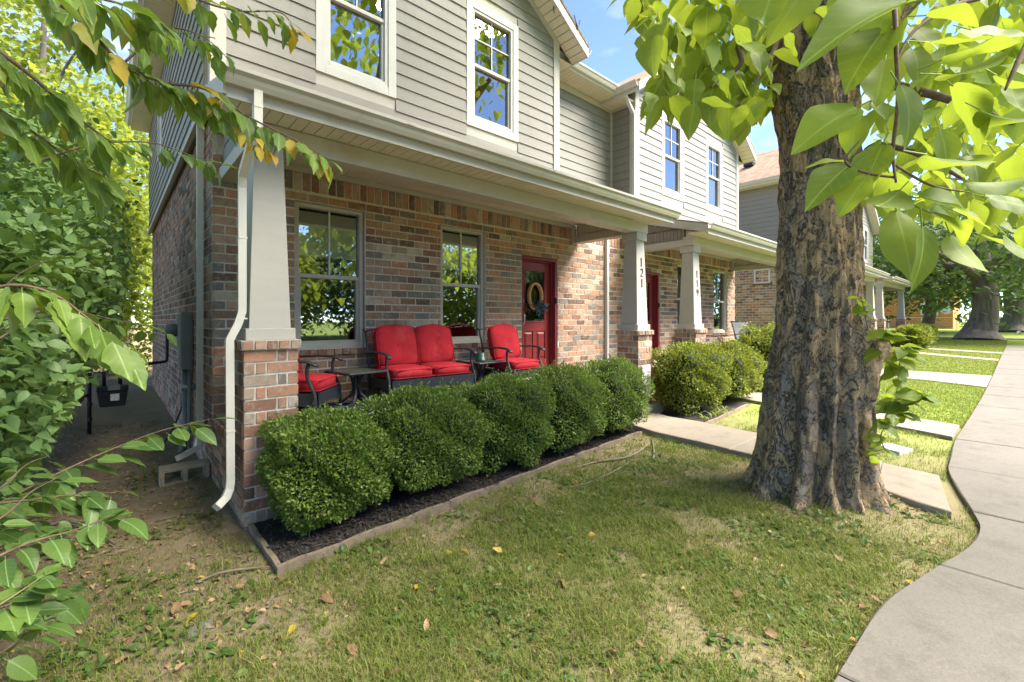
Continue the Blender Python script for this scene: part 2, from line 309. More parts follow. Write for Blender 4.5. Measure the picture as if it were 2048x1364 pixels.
M = dict(
    brick=m_brick(), mortar=mk('mortar', (.52, .48, .41), .95, .2, 25, .5, 120), siding=m_siding(),
    trim=mk('trim', (.42, .40, .36), .5, .05, 4, .05, 40, dirt=((.33, .28, .20), 1.4, .60)), shaft=mk('painted_shaft', (.38, .362, .325), .5, .04, 3, .12, 50, stretch=(1, 1, 4), dirt=((.42, .36, .27), 2.2, .66)),
    white=mk('white_vinyl', (.50, .495, .475), .4, .03, 5), soffit=mk('soffit', (.60, .56, .47), .5, .05, 4, dirt=((.32, .28, .2), 1.5, .64)),
    gutter=mk('gutter_metal', (.38, .36, .315), .38, .06, 3, dirt=((.13, .11, .075), 3.0, .60, (1, 1, 3)), spec=.45), spout=mk('downspout_metal', (.55, .53, .47), .35, .05, 3, dirt=((.30, .23, .13), 3, .68), spec=.5),
    shingle=m_shingle(), glass=m_glass('glass', (.92, .96, .93), .14), glass_up=m_glass('glass_upper', (.6, .66, .66), .20), room=mk('room_dark', (.045, .043, .04), .9),
    blind=mk('blind', (.84, .84, .78), .6, .04, 3), door=mk('door_red', (.215, .028, .03), .42, .06, 5, .05, 40), jamb=mk('door_frame_red', (.17, .022, .028), .4, .05),
    metal=mk('dark_metal', (.028, .03, .034), .42, .2, 20, spec=.45), chrome=mk('chrome', (.6, .6, .6), .2, metal=1), cushion=mk('red_cushion', (.40, .016, .026), .9, .22, 5, .45, 300, dirt=((.46, .05, .055), 3.5, .55)),
    wicker=m_wicker(), rug=m_rug(), tabletop=mk('table_slate', (.095, .095, .075), .35, .35, 14), greenpot=mk('green_glaze', (.03, .085, .065), .3, .25, 12), greypaint=mk('grey_paint', (.20, .225, .215), .5, .07, 6, dirt=((.13, .12, .09), 4, .66)),
    conduit=mk('conduit', (.17, .19, .19), .6, .15, 8), black=mk('black_plastic', (.02, .021, .023), .5, .2), blockc=mk('cinder_block', (.33, .27, .20), .95, .2, 20, .8, 90), paper=mk('paper_label', (.62, .6, .55), .7, .2, 40),
    bark=m_bark(), twig=mk('twig', (.13, .085, .055), .85, .35, 30, .4, 80), greentwig=mk('green_twig', (.17, .16, .07), .7, .3, 20), farbark=mk('far_bark', (.15, .125, .105), .95, .4, 6, .8, 20, stretch=(1, 1, .25)),
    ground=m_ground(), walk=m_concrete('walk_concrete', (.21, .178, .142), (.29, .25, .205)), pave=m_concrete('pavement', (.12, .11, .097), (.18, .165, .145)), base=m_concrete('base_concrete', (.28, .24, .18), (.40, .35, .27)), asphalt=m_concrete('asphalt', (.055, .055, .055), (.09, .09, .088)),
    mulch=mk('mulch', (.028, .024, .022), .95, .6, 40, 1, 60), edging=mk('edging_wood', (.19, .145, .105), .85, .25, 8, .3, 70, stretch=(1, 1, 1)), chip=mk('mulch_chip', (.045, .036, .03), .9, .6, 30), stone=mk('stone', (.13, .12, .10), .9, .25, 12, .6, 40),
    rooty=mk('root_bark', (.17, .13, .09), .9, .3, 18, .6, 60), lid=mk('lid_green', (.36, .43, .38), .7, .15, 9), wreath=mk('wreath_wood', (.62, .36, .15), .7, .3, 40, .5, 90), orange=mk('orange_boards', (.55, .22, .07), .8, .12, 3), wire=mk('galvanised', (.45, .46, .47), .4, .1, 6, metal=.6),
    flag=m_flag(), lampw=mk('lamp_glass', (.70, .66, .58), .5), curtain=mk('curtain', (.34, .36, .33), .8, .1, 4), shirt=mk('far_colours', (.5, .5, .5), .7, .5, 3), number=mk('numeral_metal', (.05, .045, .045), .4, .2, 30))
M['catalpa'] = m_leaf('catalpa_leaf', [(0, (.115, .19, .024)), (.5, (.165, .255, .032)), (1, (.225, .315, .042))], (.50, .60, .05), .5, .55, True)
M['boxelder'] = m_leaf('boxelder_leaf', [(0, (.09, .16, .026)), (.45, (.135, .22, .036)), (.9, (.185, .27, .044)), (1, (.42, .31, .04))], (.24, .36, .03), .5, .42, True)
M['shrub'] = m_leaf('shrub_leaf', [(0, (.05, .10, .022)), (.5, (.08, .15, .03)), (1, (.12, .195, .04))], (.22, .34, .04), .42, .35, True)
M['bright'] = m_leaf('bright_leaf', [(0, (.10, .16, .02)), (.5, (.16, .22, .03)), (1, (.22, .27, .04))], (.48, .52, .05), .6, .55)
M['box'] = m_leaf('boxwood_leaf', [(0, (.095, .165, .03)), (.5, (.155, .245, .044)), (.94, (.225, .315, .06)), (1, (.30, .20, .10))], (.26, .38, .05), .42, .3)
M['box2'] = m_leaf('bright_shrub_leaf', [(0, (.09, .14, .018)), (.5, (.155, .205, .026)), (.93, (.23, .26, .035)), (1, (.30, .19, .06))], (.38, .42, .04), .45, .3)
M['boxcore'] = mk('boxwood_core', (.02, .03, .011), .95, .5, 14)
M['fartree'] = m_leaf('far_tree_leaf', [(0, (.035, .075, .022)), (.5, (.06, .115, .03)), (1, (.10, .16, .04))], (.18, .28, .05), .6, .35)
M['grass'] = m_leaf('grass_blade', [(0, (.11, .155, .025)), (.5, (.175, .225, .036)), (.85, (.24, .275, .05)), (1, (.32, .28, .12))], (.32, .38, .05), .6, .35)
M['weed'] = m_leaf('weed_leaf', [(0, (.05, .095, .018)), (.6, (.085, .145, .03)), (1, (.13, .19, .045))], (.2, .3, .05), .5, .3)
M['dead'] = m_leaf('dead_leaf', [(0, (.20, .115, .055)), (.35, (.30, .19, .10)), (.7, (.38, .27, .16)), (.9, (.36, .20, .08)), (1, (.45, .33, .07))], (.3, .2, .08), .75, .15)
M['yellow'] = m_leaf('yellow_leaf', [(0, (.50, .36, .03)), (.6, (.48, .33, .04)), (1, (.38, .22, .05))], (.55, .42, .05), .6, .4)
M['eucal'] = m_leaf('wreath_leaf', [(0, (.035, .075, .085)), (.6, (.075, .14, .16)), (1, (.20, .30, .34))], (.12, .2, .2), .6, .2)

# ------------------------------------------------------------------ leaf templates (length along +y, normal +z)
def leaf_tmpl(prof, nseg, droop=.15, fold=.18, wave=0.0, cols=3, stalk=0):
    V = []; F = []; us = np.linspace(-1, 1, cols)
    for i in range(nseg + 1):
        tt = i / nseg; hw = prof(tt); z = -droop * tt * tt; sw = wave * 1.6 * math.sin(tt * 5)
        for u in us: V.append((hw * u + sw * .6, tt, z + fold * hw * (abs(u) ** 1.6) + wave * math.sin(tt * 13 + (2 if u > 0 else 0)) * abs(u)))
    for i in range(nseg):
        for k in range(cols - 1): a = i * cols + k; F.append((a, a + 1, a + cols + 1, a + cols))
    if stalk:
        n = len(V); q = .011; V += [(-q, -stalk, .05 * stalk), (q, -stalk, .05 * stalk), (q, .02, 0), (-q, .02, 0), (0, -stalk, .05 * stalk - 2 * q), (0, .02, -2 * q)]; F += [(n, n + 1, n + 2, n + 3), (n, n + 4, n + 5, n + 3), (n + 1, n + 4, n + 5, n + 2)]
    return V, F
def heart(t): return .35 * max(0.0, (math.sin(min(1, (t + .10) / .52) * PI / 2) if t < .42 else 1 - ((t - .42) / .58) ** 1.45)) * (1 if t > 0 else .7)
def ovate(t): return .30 * math.sin(PI * min(1, max(0, t)) ** .75) ** .9
def toothed(t): return .25 * abs(math.sin(PI * min(1, t) ** .70)) ** .95 * (1 + .13 * math.sin(t * 21) * (t > .3) * (t < .92))
def lance(t): return .22 * math.sin(PI * t ** .8)
T_HEART = [leaf_tmpl(heart, 10, d, f, w_, 5, .32) for d, f, w_ in ((.30, .22, .014), (.12, .30, .022), (.48, .12, .012), (-.08, .18, .02), (.22, -.15, .03), (.36, .4, .016), (.05, .1, .035))]
T_OVATE = [leaf_tmpl(ovate, 8, d, f, w_, 5, .15) for d, f, w_ in ((.18, .2, .008), (.05, .3, .015), (.32, .1, .01), (.15, -.12, .02), (.42, .3, .012))]
T_TOOTH = [leaf_tmpl(toothed, 13, d, f, w_, 5, .18) for d, f, w_ in ((.22, .2, .012), (.08, .3, .02), (.38, .12, .014), (.15, -.15, .025), (.5, .35, .018))]
T_S = leaf_tmpl(heart, 4, .25, .2); T_SO = leaf_tmpl(ovate, 4, .25, .2); T_SM = ([(0, 0, 0), (.26, .5, .06), (0, 1, -.05), (-.26, .5, .06)], [(0, 1, 2, 3)])
def leaf_mesh(name, tm, m):
    me = MB().add(*tm).mesh(name, m, True); a = me.attributes.new('lv', 'FLOAT_VECTOR', 'POINT')
    a.data.foreach_set('vector', np.array([c for v in tm[0] for c in (v[0], v[1], 0)], dtype=np.float32)); return me
LM = {k: [leaf_mesh('leaf', t, M[m]) for t in T] for k, T, m in (('catalpa', T_HEART, 'catalpa'), ('boxelder', T_TOOTH, 'boxelder'), ('shrub', T_OVATE, 'shrub'), ('yellow', T_TOOTH, 'yellow'), ('dead', [leaf_tmpl(ovate, 6, .5, .7, .05), leaf_tmpl(toothed, 8, -.4, .6, .05), leaf_tmpl(heart, 8, .5, .5, .06)], 'dead'))}
def leaf_obj(kind, p, d, n, size, parent):
    d = Vector(d).normalized(); n = Vector(n); x = d.cross(n)
    if x.length < 1e-4: x = d.cross(Vector((1, 0, 0.1)))
    x.normalize(); z = x.cross(d)
    mtx = Matrix((x, d, z)).transposed().to_4x4() @ Matrix.Diagonal((size * random.uniform(.85, 1.1), size, size, 1)); mtx.translation = Vector(p)
    return link('leaf', random.choice(LM[kind]), parent, mtx)

# ------------------------------------------------------------------ ground, pavements
def lines(a, b, fine0, fine1, step):
    L = list(np.arange(fine0, fine1, step)); s = step; x = fine0
    while x > a: s *= 1.35; x -= s; L.insert(0, x)
    s = step; x = L[-1]
    while x < b: s *= 1.35; x += s; L.append(x)
    return np.array(L)
gx = lines(-160, 420, -3.2, 12, .11); gy = lines(-200, 420, -1.6, 9, .11)
GX, GY = np.meshgrid(gx, gy, indexing='ij')
def bumpz(X, Y): return .014 * np.sin(2.1 * X + 1.3 * Y) * np.sin(1.7 * Y - .6 * X) + .009 * np.sin(5.3 * X - 2 * Y) * np.sin(4.1 * Y + X) + .005 * np.sin(11 * X + 3 * Y) * np.sin(13 * Y)
def ground_z(X, Y):
    X = np.asarray(X, float); Y = np.asarray(Y, float)
    near = np.clip((5.2 - X) / .6, 0, 1) * np.clip((Y - .62) / .3, 0, 1)
    mound = .05 * np.exp(-((X - 4.9) ** 2 + (Y - 1.15) ** 2) / .9)
    return gza(X) + near * bumpz(X, Y) + mound * np.clip((Y - .5) / .3, 0, 1)
GZ = ground_z(GX, GY); ni, nj = GX.shape
idx = np.arange(ni * nj).reshape(ni, nj)
gF = np.stack([idx[:-1, :-1], idx[1:, :-1], idx[1:, 1:], idx[:-1, 1:]], -1).reshape(-1, 4)
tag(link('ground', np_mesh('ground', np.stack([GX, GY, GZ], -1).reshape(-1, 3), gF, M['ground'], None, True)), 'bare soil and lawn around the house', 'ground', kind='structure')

def slab(name, poly, top, th, m, parent, joint=0.0):
    c = np.mean(np.array(poly), 0)
    mb = MB(); n = len(poly); b = .012
    P = [(p[0], p[1]) for p in poly]; inn = [tuple(np.array(p) + (c - np.array(p)) / np.linalg.norm(c - np.array(p)) * b) for p in P]
    h = lambda p: gz(p[0]) + top
    v = [(p[0], p[1], h(p) - th) for p in P] + [(p[0], p[1], h(p) - b * .6) for p in P] + [(p[0], p[1], h(p)) for p in inn]
    f = [(i, (i + 1) % n, n + (i + 1) % n, n + i) for i in range(n)] + [(n + i, n + (i + 1) % n, 2 * n + (i + 1) % n, 2 * n + i) for i in range(n)] + [tuple(range(2 * n, 3 * n))]
    return mb.add(v, f).build(name, m, parent)
SIDE = [(-6, .58), (2.0, .56), (2.43, .53), (2.72, .52), (3.06, .51), (3.33, .48), (3.6, .41), (3.99, .32), (4.28, .24), (4.61, .19), (4.93, .17), (5.2, .22), (5.7, .33), (6.43, .47), (6.92, .48), (8.01, .52), (9.4, .48), (14.1, .40), (22.6, .36), (32.3, .28)]
def chaikin(P, n=2):
    for _ in range(n):
        Q = [P[0]]
        for a_, b_ in zip(P[:-1], P[1:]): Q += [(a_[0] * .75 + b_[0] * .25, a_[1] * .75 + b_[1] * .25), (a_[0] * .25 + b_[0] * .75, a_[1] * .25 + b_[1] * .75)]
        P = Q + [P[-1]]
    return P
SIDE = chaikin(SIDE)
def side_y(x): return float(np.interp(x, [p[0] for p in SIDE], [p[1] for p in SIDE]))
walk = tag(empty('pavement'), 'concrete pavement curving round the tree', 'pavement', kind='structure')
jx = [-5.8, -4.3, -2.8, -1.2, .5, 2.44, 3.98, 5.24, 6.6, 8.1, 9.7, 11.3, 12.9, 14.4, 15.9, 17.5, 19.1, 20.7, 22.4, 24.0, 25.6, 27.2, 28.8, 30.4, 32.3]
for a, b in zip(jx[:-1], jx[1:]):
    a += .006; b -= .006
    xs = [a] + [p[0] for p in SIDE if a < p[0] < b] + [b]
    top = [(x, side_y(x)) for x in xs]; cs = side_y((a + b) / 2) - .45
    slab('paving_slab', [(a, -1.25), (b, -1.25)] + top[::-1], .045 + random.uniform(-.004, .004), .2, M['pave'], walk)
MB().box(-6, 32.3, -1.2, .1, -.2, .0).build('joint_bed', M['base'], walk).location.z = 0.01
W1L = [(5.70, 3.93), (5.60, 3.55), (5.52, 3.26), (5.48, 2.62), (5.42, 2.23), (5.40, 1.93), (5.30, 1.3), (5.25, .85), (5.10, .56), (5.03, .34)]
W1R = [(6.62, 3.93), (6.50, 3.62), (6.52, 3.13), (6.45, 2.52), (6.42, 2.22), (6.40, 1.93), (6.28, 1.3), (6.17, .95), (6.1, .56), (6.08, .50)]
fw = tag(empty('front_walk'), 'raised concrete walk from the step to the pavement', 'walk', kind='structure')
for i0, i1 in ((0, 4), (4, 7), (7, 9)):
    A = W1L[i0:i1 + 1]; B = W1R[i0:i1 + 1]
    A = [(x, y - (.006 if k == 0 else 0)) for k, (x, y) in enumerate(A)]
    slab('walk_slab', A + B[::-1], .085 - .02 * (i0 == 7), .3, M['walk'], fw)
w2 = tag(empty('neighbour_walk'), 'concrete walk to the next door', 'walk', kind='structure')
slab('walk_slab', [(9.2, 4.0), (8.95, 3.2), (8.62, 2.0), (8.63, 1.99), (9.62, 1.99), (9.87, 3.2), (10.1, 4.0)], .06, .3, M['walk'], w2)
slab('walk_slab', [(8.62, 1.98), (8.36, 1.1), (8.14, .54), (9.07, .53), (9.33, 1.3), (9.62, 1.98)], .055, .3, M['walk'], w2)
dw = tag(empty('wide_walk'), 'pale wide concrete strip across the lawn', 'walk', kind='structure')
slab('walk_slab', [(14.3, .42), (17.0, .40), (17.0, 5), (15.0, 5), (14.9, 1.5)], .03, .3, M['walk'], dw)
fwk = tag(empty('far_walks'), 'narrow concrete walks to the far porch', 'walk', kind='structure')
slab('walk_slab', [(22.4, .39), (23.2, .38), (25.9, 3.3), (26.1, 4.0), (25, 4.0), (24.4, 2.7)], .03, .3, M['walk'], fwk)
slab('walk_slab', [(26.4, .35), (27.2, .34), (28.9, 3.2), (29, 4.0), (28.1, 4.0), (27.9, 3.2)], .03, .3, M['walk'], fwk)
cp = tag(empty('cross_path'), 'pale path crossing the far lawn', 'path', kind='structure')
MB().box(41.2, 42.9, -30, 40, gz(42) - .3, gz(42) + .05).build('path_strip', M['walk'], cp)
rd = tag(empty('road'), 'asphalt street in front of the houses', 'road', kind='structure')
MB().box(-60, 110, -10.5, -3.6, -.5, .02).build('carriageway', M['asphalt'], rd)
for y in (-3.6, -10.66): MB().box(-60, 110, y, y + .16, -.4, .13).build('kerb', M['pave'], rd)

# ------------------------------------------------------------------ brickwork
CO = .099; BL = .2376; JT = .017
BRICKS = []
for q in range(8):
    mb = MB().box(-.5, .5, -.5, .5, -.5, .5); me = mb.mesh('brick', None)
    bm = bmesh.new(); bm.from_mesh(me)
    for v in bm.verts: v.co += Vector((random.uniform(-.012, .012), random.uniform(-.05, .02), random.uniform(-.03, .03)))
    bm.to_mesh(me); bm.free(); me.materials.append(M['brick']); BRICKS.append(me)
def face_bricks(rects, openings, u0, u1, z0, z1, soldier=None, half=False, zoff=0):
    """intervals of running bond between u0..u1, z0..z1, cut by openings (u0,u1,z0,z1); appends (u0,u1,z0,z1)"""
    k = 0; z = z0
    while z < z1 - .02:
        zb = min(z + CO, z1); off = (BL / 2 if (k + (1 if half else 0)) % 2 else 0) + random.uniform(-.01, .01)
        spans = [(u0, u1)]
        for (a, b, c, d) in openings:
            if d > z + .02 and c < zb - .02:
                spans = [s for (p, q) in spans for s in ((p, min(q, a)), (max(p, b), q)) if s[1] - s[0] > .02]
        for (p, q) in spans:
            x = u0 + off - BL
            while x < q:
                a, b = max(x, p), min(x + BL, q)
                if b - a > .035: rects.append((a + JT / 2, b - JT / 2, z + JT / 2, zb - JT / 2))
                x += BL
        z += CO; k += 1
def lay(rects, parent, axis, plane, sgn, limit_fn=None):
    """axis 'y': wall facing sgn*y at y=plane; axis 'x': wall facing sgn*x. Those passing limit_fn become objects, the rest one joined part"""
    V = []; F = []; R = []; tv = np.array([v.co[:] for v in BRICKS[0].vertices]); tf = np.array([p.vertices[:] for p in BRICKS[0].polygons])
    for (a, b, c, d) in rects:
        pr = random.uniform(-.003, .003); D = .03
        pl = plane - sgn * (D / 2) + pr
        if axis == 'y': ctr = ((a + b) / 2, pl, (c + d) / 2); dim = (b - a, D, d - c)
        else: ctr = (pl, (a + b) / 2, (c + d) / 2); dim = (D, b - a, d - c)
        if limit_fn and limit_fn(ctr):
            o = link('brick', random.choice(BRICKS), parent); o.location = ctr; o.scale = dim
        else:
            F.append(tf + len(V) * 8); V.append(np.array([v.co[:] for v in random.choice(BRICKS).vertices]) * dim + ctr); R += [random.random()] * 6
    if V:
        o = link('brickwork', np_mesh('brickwork', np.concatenate(V), np.concatenate(F), M['brick'], R), parent); o['kind'] = 'stuff'

def solid_cells(mb, u0, u1, z0, z1, ops, fn):
    us = sorted({u0, u1, *[o[i] for o in ops for i in (0, 1) if u0 < o[i] < u1]}); zs = sorted({z0, z1, *[o[i] for o in ops for i in (2, 3) if z0 < o[i] < z1]})
    for a, b in zip(us[:-1], us[1:]):
        run = None
        for c, d in zip(zs[:-1], zs[1:]):
            hole = any(o[0] <= a + 1e-6 and o[1] >= b - 1e-6 and o[2] <= c + 1e-6 and o[3] >= d - 1e-6 for o in ops)
            if not hole: fn(mb, a, b, c, d)

def window(parent, x0, x1, z0, z1, y, style, trim=0.0, name='window', blind=.3, gm='glass', wm='trim', curtain=False):
    """window facing -y, frame front at y; style 'v' one upright bar, 'x' cross bar in the top sash"""
    wo = empty(name); wo.parent = parent
    fw_ = .045; f = MB(); yb = y + .09
    f.box(x0, x0 + fw_, y, yb, z0, z1); f.box(x1 - fw_, x1, y, yb, z0, z1); f.box(x0 + fw_, x1 - fw_, y, yb, z1 - fw_, z1); f.box(x0 + fw_, x1 - fw_, y, yb, z0, z0 + fw_ * 1.3)
    f.build('frame', M[wm], wo, bevel=.004)
    zm = (z0 + z1) / 2 + .01; xm = (x0 + x1) / 2; a, b = x0 + fw_, x1 - fw_
    s = MB(); s.box(a, a + .03, y + .035, yb - .01, z0 + fw_, zm - .024); s.box(b - .03, b, y + .035, yb - .01, z0 + fw_, zm - .024); s.box(a + .03, b - .03, y + .035, yb - .01, z0 + fw_ * 1.3, z0 + fw_ * 1.3 + .035)
    s.build('lower_sash', M[wm], wo)
    MB().box(a, b, y + .02, y + .07, zm - .024, zm + .024).build('meeting_rail', M[wm], wo, bevel=.004)
    MB().box(xm - .010, xm + .010, y + .042, y + .054, zm + .024, z1 - fw_).build('muntin', M['white'], wo)
    if style == 'x':
        zq = (zm + z1) / 2
        MB().box(a, xm - .010, y + .043, y + .053, zq - .010, zq + .010).build('muntin', M['white'], wo); MB().box(xm + .010, b, y + .043, y + .053, zq - .010, zq + .010).build('muntin', M['white'], wo)
    MB().box(a, b, y + .058, y + .062, zm + .02, z1 - fw_ + .005).build('pane', M[gm], wo)
    MB().box(a + .02, b - .02, y + .072, y + .076, z0 + fw_, zm - .02).build('pane', M[gm], wo)
    if blind:
        bz = z1 - fw_ - blind * (z1 - z0 - 2 * fw_); bl = MB(); z = z1 - fw_ - .03
        while z > bz: bl.add([(a + .01, y + .084, z), (b - .01, y + .084, z), (b - .01, y + .098, z - .023), (a + .01, y + .098, z - .023)], [(0, 1, 2, 3)]); z -= .024
        bl.box(a + .01, b - .01, y + .082, y + .10, z - .012, z + .008); bl.build('blind', M['blind'], wo)
    if curtain:
        cu = MB(); pts = [(b - .30 + .3 * k / 12, y + .2 + .025 * math.sin(k * 2.1)) for k in range(13)]
        for (p, q) in zip(pts[:-1], pts[1:]): cu.add([(p[0], p[1], z0), (q[0], q[1], z0), (q[0], q[1], z1), (p[0], p[1], z1)], [(0, 1, 2, 3)])
        cu.build('curtain', M['curtain'], wo)
    rm = MB(); rm.box(x0 - .1, x1 + .1, y + .9, y + .95, z0 - .1, z1 + .1); rm.box(x0 - .15, x0 - .1, y + .15, y + .95, z0 - .1, z1 + .1); rm.box(x1 + .1, x1 + .15, y + .15, y + .95, z0 - .1, z1 + .1); rm.box(x0 - .1, x1 + .1, y + .15, y + .9, z1 + .1, z1 + .14); rm.box(x0 - .1, x1 + .1, y + .15, y + .9, z0 - .14, z0 - .1)
    rm.build('room_recess', M['room'], wo)
    if trim:
        t = trim; tr = MB(); tr.box(x0 - t, x0, y - .014, y + .06, z0 - t, z1 + t); tr.box(x1, x1 + t, y - .014, y + .06, z0 - t, z1 + t); tr.box(x0, x1, y - .012, y + .06, z1, z1 + t); tr.box(x0, x1, y - .012, y + .06, z0 - t, z0)
        tr.build('casing', M['white'], wo, bevel=.004)
    return wo
def side_window(parent, y0, y1, z0, z1, x, name='window'):
    wo = empty(name); wo.parent = parent; f = MB(); t = .06
    f.box(x - .02, x + .05, y0, y0 + t, z0, z1); f.box(x - .02, x + .05, y1 - t, y1, z0, z1); f.box(x - .02, x + .05, y0 + t, y1 - t, z1 - t, z1); f.box(x - .02, x + .05, y0 + t, y1 - t, z0, z0 + t); f.build('frame', M['white'], wo)
    MB().box(x + .01, x + .02, y0 + t, y1 - t, (z0 + z1) / 2 - .012, (z0 + z1) / 2 + .012).build('muntin', M['white'], wo); MB().box(x + .008, x + .022, (y0 + y1) / 2 - .012, (y0 + y1) / 2 + .012, z0 + t, z1 - t).build('muntin', M['white'], wo)
    MB().box(x + .026, x + .03, y0 + t, y1 - t, z0 + t, z1 - t).build('pane', M['glass'], wo)
    bl = MB(); z = z1 - t
    while z > z0 + t: bl.add([(x + .06, y0 + t, z), (x + .06, y1 - t, z), (x + .075, y1 - t, z - .025), (x + .075, y0 + t, z - .025)], [(0, 1, 2, 3)]); z -= .045
    bl.build('blind', M['blind'], wo); MB().box(x + .3, x + .32, y0, y1, z0, z1).build('room_recess', M['room'], wo); return wo

def door(parent, x0, x1, z0, z1, y, hinge_l=True, lamp=False, name='door'):
    do = empty(name); do.parent = parent
    f = MB(); f.box(x0, x0 + .045, y - .04, y + .16, z0, z1); f.box(x1 - .045, x1, y - .04, y + .16, z0, z1); f.box(x0 + .045, x1 - .045, y - .04, y + .16, z1 - .045, z1)
    f.box(x0 + .045, x0 + .07, y + .03, y + .14, z0, z1 - .045); f.box(x1 - .07, x1 - .045, y + .03, y + .14, z0, z1 - .045); f.box(x0 + .07, x1 - .07, y + .03, y + .14, z1 - .07, z1 - .045)
    f.build('door_frame', M['jamb'], do, bevel=.006)
    a, b, c, d = x0 + .072, x1 - .072, z0 + .03, z1 - .072; yl = y + .085; g0 = c + .86; st = .105
    L = MB(); L.box(a, a + st, yl, yl + .045, c, d); L.box(b - st, b, yl, yl + .045, c, d); L.box(a + st, b - st, yl, yl + .045, d - .13, d); L.box(a + st, b - st, yl, yl + .045, g0 - .16, g0); L.box(a + st, b - st, yl, yl + .045, c, c + .2)
    xm = (a + b) / 2; L.box(xm - .045, xm + .045, yl, yl + .045, c + .2, g0 - .16); L.box(a + st, b - st, yl + .016, yl + .035, c + .2, g0 - .16); L.build('door_leaf', M['door'], do, bevel=.004)
    for p, q in ((a + st, xm - .045), (xm + .045, b - st)):
        MB().frustum((p + .015, q - .015, c + .215, g0 - .175, 0), (p + .05, q - .05, c + .25, g0 - .21, .02)).build('door_panel', M['door'], do).matrix_world = Matrix.Translation((0, yl + .016, 0)) @ Matrix.Rotation(PI / 2, 4, 'X') @ Matrix.Identity(4)
    mo = MB(); 
    for (p, q, r, s) in ((a + st, a + st + .025, g0, d - .13), (b - st - .025, b - st, g0, d - .13), (a + st + .025, b - st - .025, g0, g0 + .025), (a + st + .025, b - st - .025, d - .155, d - .13)): mo.box(p, q, yl - .008, yl + .05, r, s)
    mo.build('glazing_bead', M['door'], do, bevel=.004)
    MB().box(a + st + .025, b - st - .025, yl + .018, yl + .024, g0 + .025, d - .155).build('door_glass', M['glass'], do)
    MB().box(x0 - .02, x1 + .02, y - .07, y + .15, z0 - .05, z0 - .003).build('threshold', M['white'], do)
    hx = b - .05 if not hinge_l else a + .05
    h = MB(); h.tube([(hx, yl - .05, c + 1.02), (hx, yl - .075, c + .97), (hx, yl - .075, c + .86), (hx, yl - .02, c + .80)], .011, 8); h.box(hx - .022, hx + .022, yl - .02, yl, c + .98, c + 1.06); h.build('handle', M['chrome'], do, True)
    l = MB(); l.box(hx - .03, hx + .03, yl - .025, yl, c + 1.13, c + 1.26); l.build('keypad_lock', M['chrome'], do, bevel=.006)
    MB().box(x1 - .045, x1 - .02, y - .075, y - .04, c + 1.2, c + 1.3).build('doorbell', M['black'], do)
    rm = MB(); rm.box(x0 - .3, x1 + .3, y + 1.3, y + 1.35, z0, z1 + .2); rm.box(x0 - .3, x0 - .25, y + .2, y + 1.3, z0, z1 + .2); rm.box(x1 + .25, x1 + .3, y + .2, y + 1.3, z0, z1 + .2); rm.box(x0 - .3, x1 + .3, y + .2, y + 1.3, z1 + .15, z1 + .2)
    rm.build('room_recess', M['room'], do)
    return do

def stroke2d(pts, wid, th):      # flat lettering stroke in local x/z, extruded along y
    mb = MB(); P = [Vector((p[0], p[1])) for p in pts]; L = []; R = []
    for i, p in enumerate(P):
        t = (P[min(i + 1, len(P) - 1)] - P[max(i - 1, 0)]).normalized(); n = Vector((-t.y, t.x)); w_ = wid[i] if hasattr(wid, '__len__') else wid
        L.append(p + n * w_ / 2); R.append(p - n * w_ / 2)
    for i in range(len(P) - 1):
        q = [L[i], L[i + 1], R[i + 1], R[i]]; mb.prism([(v.x, 0, v.y) for v in q], (0, th, 0))
    return mb
def numeral(ch, cx, cz, h, y, parent):
    mb = MB(); th = .008
    def put(m): mb.add([(cx + v[0] * h, y - th + v[1], cz + v[2] * h) for v in m.v], m.f)
    if ch == '1':
        put(stroke2d([(0, -.5), (0, .5)], .17, th)); put(stroke2d([(-.17, -.48), (.17, -.48)], .07, th * .9)); put(stroke2d([(-.16, .34), (0, .48)], .08, th * .8))
    elif ch == '2':
        arc = [(.24 * math.cos(a), .24 + .24 * math.sin(a)) for a in np.linspace(PI * .95, -PI * .18, 10)]
        put(stroke2d(arc + [(.05, -.18), (-.22, -.44)], [.08, .1, .11, .1, .1, .12, .14, .16, .17, .16, .11, .08], th)); put(stroke2d([(-.26, -.44), (.26, -.44)], .13, th * .9))
    else:
        arc = [(.22 * math.cos(a), .22 + .25 * math.sin(a)) for a in np.linspace(0, 2 * PI, 15)]
        put(stroke2d(arc, [.17, .13, .09, .08, .09, .13, .17, .17, .15, .11, .08, .09, .13, .17, .17], th)); put(stroke2d([(.22, .22), (.21, -.05), (.10, -.36), (-.1, -.46), (-.2, -.38)], [.17, .15, .1, .08, .11], th * .9))
    return mb.build('numeral', M['number'], parent)

